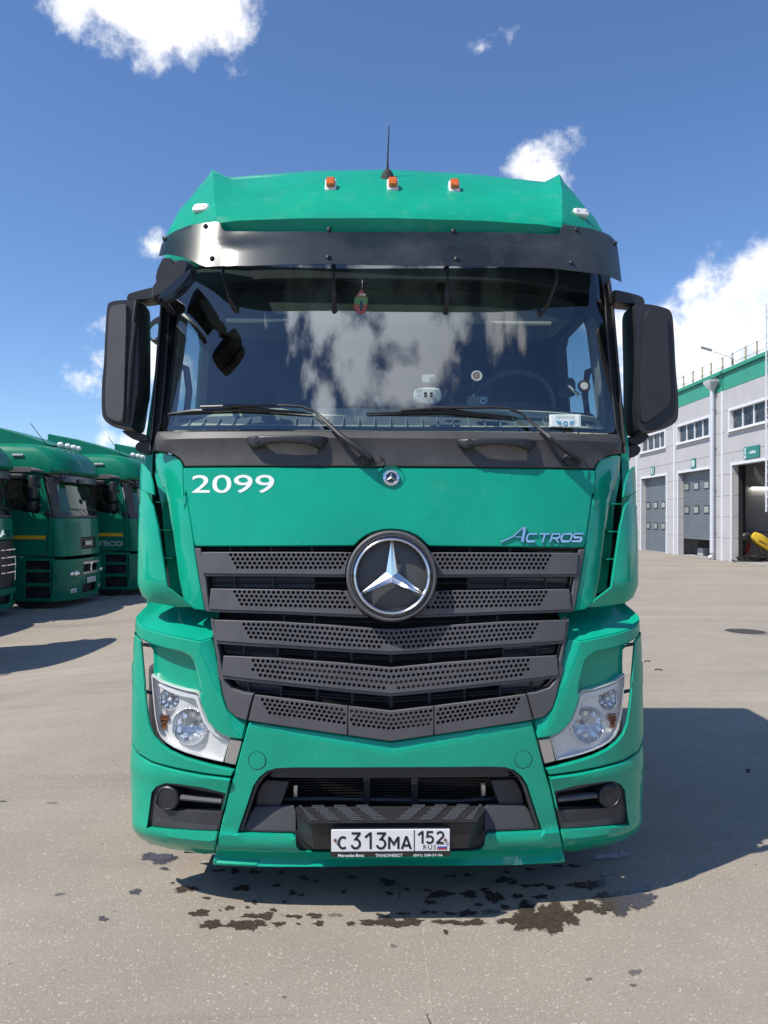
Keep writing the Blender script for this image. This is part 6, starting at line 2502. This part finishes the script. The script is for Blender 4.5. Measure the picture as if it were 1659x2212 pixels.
box('booth_base', (0, 0, .45), (1.5, 1.0, .8), mat('booth panel', (.42, .40, .36), .6), kio)
box('booth_rail', (0, 0, .90), (1.6, 1.08, .09), WHT, kio)
box('booth_equipment', (-.35, -.2, 1.25), (.2, .2, .5), WHT, kio, bev=.03)
loft('hood', [[Vector((-.95, -.6, 2.72)), Vector((.9, -.6, 2.72)), Vector((.9, .5, 2.72)), Vector((-.95, .5, 2.72))], [Vector((-.2, -.5, 2.16)), Vector((.9, -.5, 2.16)), Vector((.9, .4, 2.16)), Vector((-.2, .4, 2.16))]], mat('dark hood', (.05, .05, .055), .5), kio)
# under the half-raised door
cb_ = box('concrete_block', (0, 0, .18), (1.3, .6, .36), mat('painted kerb', (.45, .44, .42), .7), None, bev=.03)
cb_.location = (WX + 1.3, 34.9 * K, .03)
tag(cb_, 'pale block on the floor seen under the half raised door', 'block')
rb_ = empty('red_cabinet', (WX + 1.8, 35.0 * K, .03))
tag(rb_, 'red cabinet standing inside below the half raised door', 'cabinet')
box('cabinet_body', (0, 0, .4), (.4, .35, .8), mat('dull red', (.40, .03, .02), .5), rb_, bev=.01)
box('cabinet_door', (-.205, 0, .4), (.01, .30, .7), mat('dull red', (.40, .03, .02), .5), rb_, bev=.003)

# ================================================================== PARKED TRUCKS
YSTR = mat('yellow reflective tape', (.75, .40, .02), .45)
GPL = mat('grey roof trim', (.12, .115, .11), .5, var=.1)
MESHG = mat('dark grille mesh', (.035, .033, .03), .5, var=.4, vscale=60)
INTC = mat('cab curtains', (.42, .45, .42), .8, var=.3, vscale=5)


def parked(px_, py_, label, lettering=None, modern=False, plate_no=None):
    root = empty('parked_truck', (px_, py_, gz(px_, py_)))
    tag(root, label, 'truck', 'green trucks parked in a row at the left')
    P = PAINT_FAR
    HW = 1.22

    def Ff(y, z, hw=HW, d=.36):
        x = min(.9995, abs(y) / hw)
        base = np.interp(z, [.1, .5, 1.1, 1.6, 2.05, 2.95, 3.1], [-.06, 0, .01, -.02, -.05, -.24, -.28])
        return float(base) - d * (1 - (1 - x ** 2.9) ** (1 / 2.3)) - max(0, abs(y) - hw) * 5
    MF = lambda off=0.0: (lambda u, v, w: Vector((Ff(u, v) + off - w, u, v)))
    ring_ = [-1.215 + 2.43 * k / 26 for k in range(27)]

    def fp(name, y0, y1, z0, z1, m, off=0.0, holes=(), parent=root, t_=.03, grid=.12):
        ol = [(y0, z0), (y1, z0), (y1, z1), (y0, z1)]
        return plate(name, ol, MF(off), m, parent, t=t_, bev=.008, grid=grid, holes=[resample(h, .1) for h in holes], seg=.07, ang=35)
    rc4 = lambda y0, y1, z0, z1: [(y0, z0), (y1, z0), (y1, z1), (y0, z1)]
    # lower front
    if not modern:
        fpan = fp('front_panel', -1.215, 1.215, 1.19, 2.07, P, 0, [rc4(-.46, .46, 1.33, 1.62)])
        fp('grille_mesh', -.47, .47, 1.32, 1.63, MESHG, -.03, parent=fpan)
        mbg = MB()
        for k in range(5): mbg.add(*g_tube([(Ff(y, 1.36 + k * .06) - .008, y, 1.36 + k * .06) for y in (-.45, 0, .45)], .006, 4))
        gb = mbg.build('grille_bars', MESHG, fpan)
        yb_ = .02
        text('maker_lettering', 'KAMAZ', lambda u, v, w: Vector((Ff(u, v) + .012, u, v)), SILV, fpan, fit=(-.22, .22, 1.42, 1.53), size=.12, bold=.008, sx=.9)
        bump = fp('front_bumper', -1.23, 1.23, .17, 1.12, P, .03, [rc4(-.42, .42, .80, .97), rc4(-.42, .42, .30, .50)])
        fp('bumper_recess', -.5, .5, .25, 1.0, VOID, -.06, parent=bump)
        fp('chrome_bar', -.48, .48, .975, 1.04, SILV, .06, parent=bump, t_=.05)
        fp('chrome_bar', -.46, .46, .735, .79, SILV, .06, parent=bump, t_=.05)
        box('chrome_badge', (Ff(0, .88) + .05, 0, .885), (.04, .10, .24), CHR, bump, bev=.02)
        box('badge_centre', (Ff(0, .88) + .073, 0, .885), (.006, .05, .15), BLK, bump, bev=.002)
        for sg in (-1, 1):
            hl_ = fp('headlamp', min(sg * .62, sg * 1.02), max(sg * .62, sg * 1.02), .66, .93, P, .038, parent=root, t_=.02)
            for yy, rr2 in ((.93, .055), (.78, .06), (.69, .045)):
                lathe('lamp_reflector', [(0, .02), (rr2 * .6, .025), (rr2, .012), (rr2 * 1.05, .0)], (Ff(sg * yy, .78) + .035, sg * yy, .78), (1, sg * .3, 0), CHR if rr2 < .058 else REFL, hl_, n=16)
            fo = fp('fog_lamp', min(sg * .70, sg * .92), max(sg * .70, sg * .92), .33, .43, REFL, .04, parent=root, t_=.02)
    else:
        fpan = fp('front_panel', -1.215, 1.215, 1.62, 2.07, P, 0)
        fp('side_panel', -1.215, -.98, .62, 1.6, P, 0)
        fp('side_panel', .98, 1.215, .62, 1.6, P, 0)
        gr = fp('grille', -.96, .96, .50, 1.60, MESHG, -.03)
        for k, zc in enumerate((1.40, 1.24, 1.08, .92)):
            for y0 in (.25, .52, .76):
                for sg in (-1, 1):
                    yy = sg * y0
                    box('grille_dash', (Ff(yy, zc) + .01, yy, zc), (.025, .15, .022), CHR, gr, R=Matrix.Rotation(-sg * .35 * abs(y0), 4, 'Z'))
        text('maker_lettering', 'KAMAZ', lambda u, v, w: Vector((Ff(u, v) + .014, u, v)), CHR, fpan, fit=(-.6, .72, 1.68, 1.82), size=.12, bold=.006, sx=1.4)
        bump = fp('front_bumper', -1.23, 1.23, .17, .60, P, .05, [rc4(-.6, .6, .28, .46), rc4(.74, 1.08, .30, .46), rc4(-1.08, -.74, .30, .46)])
        fp('bumper_recess', -1.1, 1.1, .22, .5, VOID, -.04, parent=bump)
        for sg in (-1, 1):
            hl_ = fp('headlamp', min(sg * 1.0, sg * 1.16), max(sg * 1.0, sg * 1.16), .72, 1.25, REFL, .02, t_=.02)
            fp('lamp_divider', min(sg * 1.0, sg * 1.16), max(sg * 1.0, sg * 1.16), .95, 1.0, BLK, .03, parent=hl_, t_=.02)
    if plate_no:
        pe = box('number_plate', (Ff(0, .57) + .05, .02, .585), (.015, .52, .13), mat('number plate white', (.78, .78, .78), .35), root, bev=.004)
        text('plate_lettering', plate_no, lambda u, v, w: Vector((Ff(0, .57) + .059, u + .02, v)), BLKP, pe, fit=(-.23, .23, .535, .635), size=.1, sx=.8)
    # windscreen surround and glass
    wh = [(-1.09, 2.18), (-1.0, 2.13), (1.0, 2.13), (1.09, 2.18), (1.04, 2.80), (.98, 2.90), (-.98, 2.90), (-1.04, 2.80)]
    fp('windscreen_surround', -1.205, 1.205, 2.08, 3.02, COWL, -.004, [wh])
    V_, F_ = g_sheet([(-1.11, 2.11), (1.11, 2.11), (1.05, 2.92), (-1.05, 2.92)], MF(-.02), .12)
    meshobj('windscreen', V_, F_, DGLW, root, ang=80)
    for y0 in (-.75, .1):
        tube('wiper', [Vector((Ff(y0 + .75, 2.12) + .03, y0 + .75, 2.12)), Vector((Ff(y0 + .5, 2.24) + .03, y0 + .5, 2.27)), Vector((Ff(y0, 2.27) + .02, y0, 2.29))], .011, BLK, root, n=5)
    # sides
    for sg in (-1, 1):
        M_ = (lambda sg_: (lambda u, v, w: Vector((u, sg_ * (HW - w - max(0, v - 2.1) * .03), v))))(sg)
        so_ = [(-2.25, 1.19), (-.355, 1.19), (-.395, 2.05), (-.60, 2.95), (-.64, 3.10), (-2.25, 3.10)]
        win = [(-1.46, 2.30), (-.70, 2.16), (-.66, 2.35), (-.74, 2.85), (-.80, 2.95), (-1.46, 2.98)]
        sd = plate('cab_side', so_, M_, P, root, t=.04, bev=.006, grid=.2, holes=[resample(win, .1)], seg=.1)
        V_, F_ = g_sheet(win, lambda u, v, w: M_(u, v, .02), .3)
        meshobj('side_window', V_, F_, DGL, sd)
        dr = [(-.48, 1.22), (-.46, 2.1), (-.70, 3.0), (-1.56, 3.03), (-1.56, 1.22)]
        for a_, b2 in zip(dr, dr[1:] + dr[:1]):
            tube('door_seam', [M_(*a_, -.002), M_(*b2, -.002)], .006, VOID, sd, n=4)
        box('reflective_stripe', M_(-1.05, 1.63, -.006), (1.06, .006, .085), YSTR, sd)
        box('door_fold', M_(-1.02, 1.56, -.004), (1.06, .02, .02), P, sd, bev=.006)
        box('door_handle', M_(-1.42, 1.75, -.02), (.16, .03, .04), BLK, sd, bev=.008)
        if lettering and sg < 0:
            text('company_lettering', lettering, lambda u, v, w: Vector((u, -HW - .004, v)), mat('grey lettering', (.40, .45, .42), .5), sd, fit=(-1.38, -.52, 1.33, 1.46), size=.13, bold=.005, sx=1.2)
                # steps and wheel arch below the door
        M2 = (lambda sg_: (lambda u, v, w: Vector((u, sg_ * (HW + .01 - w), v))))(sg)
        fr = [(-1.75, .17), (-.36, .17), (-.33, 1.16), (-2.2, 1.16), (-2.2, .9), (-2.05, .9), (-1.85, .70)]
        hs_ = [[(-.98, .25), (-.42, .25), (-.42, .52), (-.98, .52)], [(-.98, .60), (-.42, .60), (-.42, .84), (-.98, .84)], [(-.98, .90), (-.42, .90), (-.42, 1.10), (-.98, 1.10)]]
        stp = plate('side_skirt', fr, M2, P, root, t=.04, bev=.008, grid=0, holes=[resample(h_, .2) for h_ in hs_], seg=.2)
        box('step_well', Vector((-.70, sg * (HW - .15), .68)), (.62, .16, .95), VOID, stp)
        for zz in (.25, .56, .87): box('step_tread', Vector((-.70, sg * (HW - .06), zz - .02)), (.58, .12, .035), P, stp, bev=.008)
        # mirrors
        mm = box('side_mirror', Vector((-.70, sg * 1.46, 2.76)), (.13, .26, .52), BLK, root, bev=.04, seg=3)
        box('mirror_lower', Vector((-.70, sg * 1.46, 2.36)), (.12, .24, .20), BLK, mm, bev=.035, seg=3)
        tube('mirror_bar', [Vector((-.58, sg * 1.22, 3.02)), Vector((-.58, sg * 1.42, 3.04)), Vector((-.58, sg * 1.42, 2.2)), Vector((-.56, sg * 1.20, 2.17))], .02, BLK, mm, n=8)
        box('mirror_joint', Vector((-.58, sg * 1.42, 2.78)), (.07, .07, .07), BLK, mm, bev=.02)
        box('mirror_joint', Vector((-.58, sg * 1.42, 2.36)), (.07, .07, .07), BLK, mm, bev=.02)
        box('mirror_foot', Vector((-.46, sg * 1.24, 2.18)), (.14, .12, .11), BLK, mm, bev=.03)
        box('kerb_mirror', Vector((-1.10, sg * 1.38, 3.0)), (.36, .22, .13), BLK, root, bev=.045, seg=3)
        # grey trim under the roof
        box('roof_trim', Vector((-1.55, sg * (HW + .005), 3.17)), (1.4, .03, .12), GPL, root, bev=.01)
        tube('roof_trim', [Vector((-.85, sg * (HW + .0), 3.17)), Vector((-.55, sg * 1.17, 3.13)), Vector((-.30, sg * .98, 3.02))], [.06, .055, .045], GPL, root, n=8, flat=1)
        tube('visor_arm', [Vector((-.20, sg * .95, 3.00)), Vector((-.42, sg * 1.12, 2.90)), Vector((-.50, sg * 1.19, 2.86))], [.035, .025, .022], BLK, root, n=6)
        ml_ = box('side_marker', Vector((-1.17, sg * (HW - .01), 3.50)), (.26, .07, .06), mat('clear lens', (.5, .5, .48), .2, coat=1), root, bev=.02)
    # visor
    fp('sun_visor', -1.02, 1.02, 2.90, 3.10, mat('dark grey visor', (.07, .08, .10), .3), .14, t_=.01)
    box('front_mirror', Vector((.02, -.62, 2.92)), (.10, .34, .12), BLK, root, bev=.045, seg=3)
    # roof cap
    secs = []
    for z, xf, hw, xr in ((3.10, -.04, 1.225, -2.25), (3.16, .0, 1.23, -2.25), (3.40, -.10, 1.215, -2.25), (3.58, -.26, 1.18, -2.25), (3.70, -.45, 1.12, -2.25), (3.77, -.68, 1.02, -2.2), (3.80, -.95, .88, -2.15)):
        ol = []
        for k in range(25):
            y = hw * math.sin(D2R(-90 + 7.5 * k))
            x = xf - .46 * (1 - (1 - min(.99999, abs(y) / hw) ** 3.0) ** (1 / 2.2))
            ol.append(Vector((x, y, z)))
        ol = [Vector((xr, -hw, z))] + ol + [Vector((xr, hw, z))]
        secs.append(ol)
    loft('roof', secs, P, root, ang=28)
    # air deflector with side fins
    V = []
    for x, z0, z1, w in ((-.66, 3.78, 3.81, .62), (-1.2, 3.80, 4.00, .80), (-1.9, 3.80, 4.20, .92), (-2.65, 3.80, 4.34, .98)):
        V.append([Vector((x, -w, z0)), Vector((x, w, z0)), Vector((x, w * .96, z1 - .02)), Vector((x, w * .88, z1)), Vector((x, -w * .88, z1)), Vector((x, -w * .96, z1 - .02))])
    loft('air_deflector', V, P, root, ang=30)
    # lamps, aerial
    for y in (-.55, -.2, .15, .5):
        lo_ = lathe('roof_lamp', [(0, .07), (.04, .06), (.06, .03), (.065, -.04), (0, -.06)], Vector((-.45 - .12 * y * y, y, 3.80)), (1, 0, .15), WHT, root, n=14)
    tube('aerial', [Vector((-.75, -.72, 3.80)), Vector((-1.1, -.74, 4.28))], .008, BLK, root, n=4)
    # inner cab
    box('back_wall', Vector((-2.2, 0, 2.15)), (.06, 2.36, 1.9), INTC, root)
    box('cab_floor', Vector((-1.3, 0, 1.25)), (1.9, 2.36, .06), INT, root)
    box('dashboard', Vector((-.55, 0, 2.0)), (.45, 2.1, .3), INT, root, bev=.06)
    sw2 = ring_tube(Vector((-.82, .55, 2.2)), .22, .016, D2R(0), BLK, 'steering_wheel', root, n=20)
    for y in (-.55, .55):
        s_ = box('seat', Vector((-1.45, y, 1.75)), (.5, .5, .14), SEAT, root, bev=.04)
        box('backrest', Vector((-1.7, y, 2.15)), (.12, .5, .7), SEAT, s_, bev=.04)
    # running gear
    for sg in (-1, 1):
        wheel('wheel', (-.93, sg * 1.02, .50), .50, .30, root, (0, 1, 0), sg)
        wheel('wheel', (-4.6, sg * .95, .50), .50, .55, root, (0, 1, 0), sg)
        box('chassis_rail', (-3.3, sg * .42, .85), (5.2, .09, .26), VOID, root)
        box('wheel_arch', (-1.7, sg * 1.08, 1.12), (1.0, .28, .10), P, root, bev=.03)
        lathe('fuel_tank', [(0, -.6), (.3, -.6), (.32, -.57), (.32, .57), (.3, .6), (0, .6)], (-2.9, sg * .92, .62), (1, 0, 0), SILV, root, n=24)
    box('underbody', (-.9, 0, .62), (1.5, 1.4, .5), VOID, root)
    return root


DGLW = glass('parked windscreen glass', (.62, .72, .70), 1.9, 1.5, 0.0, film=.12, fcol=(.30, .36, .34))
parked(-8.68, 12.80, 'green tractor truck left of the frame in the parked row, beside the chrome grille truck')
parked(-5.95, 9.95, 'green tractor truck out of frame at the left whose shadow lies on the asphalt')
parked(-7.93, 15.75, 'green truck at the left picture edge with black grille and chrome dashes', modern=True)
parked(-7.16, 18.70, 'complete green parked truck with KAMAZ lettering, second from the left edge', plate_no='к122ок152')
parked(-6.41, 21.65, 'green parked truck with grey ATECO lettering on its door', lettering='ATECO')
parked(-5.66, 24.65, 'farthest parked green truck, mostly hidden behind the big truck, only its roof showing')
for o in list(bpy.data.meshes):
    if o.users == 0: bpy.data.meshes.remove(o)

# a far belt of trees behind the yard (it shows in the paint and the glass)
rt = random.Random(21)
LEAF = mat('distant foliage', (.05, .085, .035), .9, var=.45, vscale=.6)
bm = bmesh.new()
bmesh.ops.create_icosphere(bm, subdivisions=2, radius=1)
iv = [v.co.copy() for v in bm.verts]
bm.verts.index_update()
if_ = [tuple(v.index for v in f.verts) for f in bm.faces]
bm.free()
mb = MB()
for k in range(420):
    a = D2R(rt.uniform(175, 365))
    d_ = rt.uniform(120, 165)
    h_ = rt.uniform(5, 11) * (1.2 if 230 < math.degrees(a) < 300 else .8)
    c_ = Vector((d_ * math.cos(a), d_ * math.sin(a), h_ * .45))
    r_ = rt.uniform(3, 5.5)
    V = []
    for p in iv:
        k_ = 1 + .22 * math.sin(p.x * 5 + k) * math.cos(p.z * 6 + k * 2) + rt.uniform(-.14, .14)
        V.append(c_ + Vector((p.x * r_ * k_, p.y * r_ * k_, p.z * h_ * .55 * k_)))
    mb.add(V, if_)
tag(mb.build('distant_woods', LEAF, smooth_on=False, recalc=False), kind='stuff')
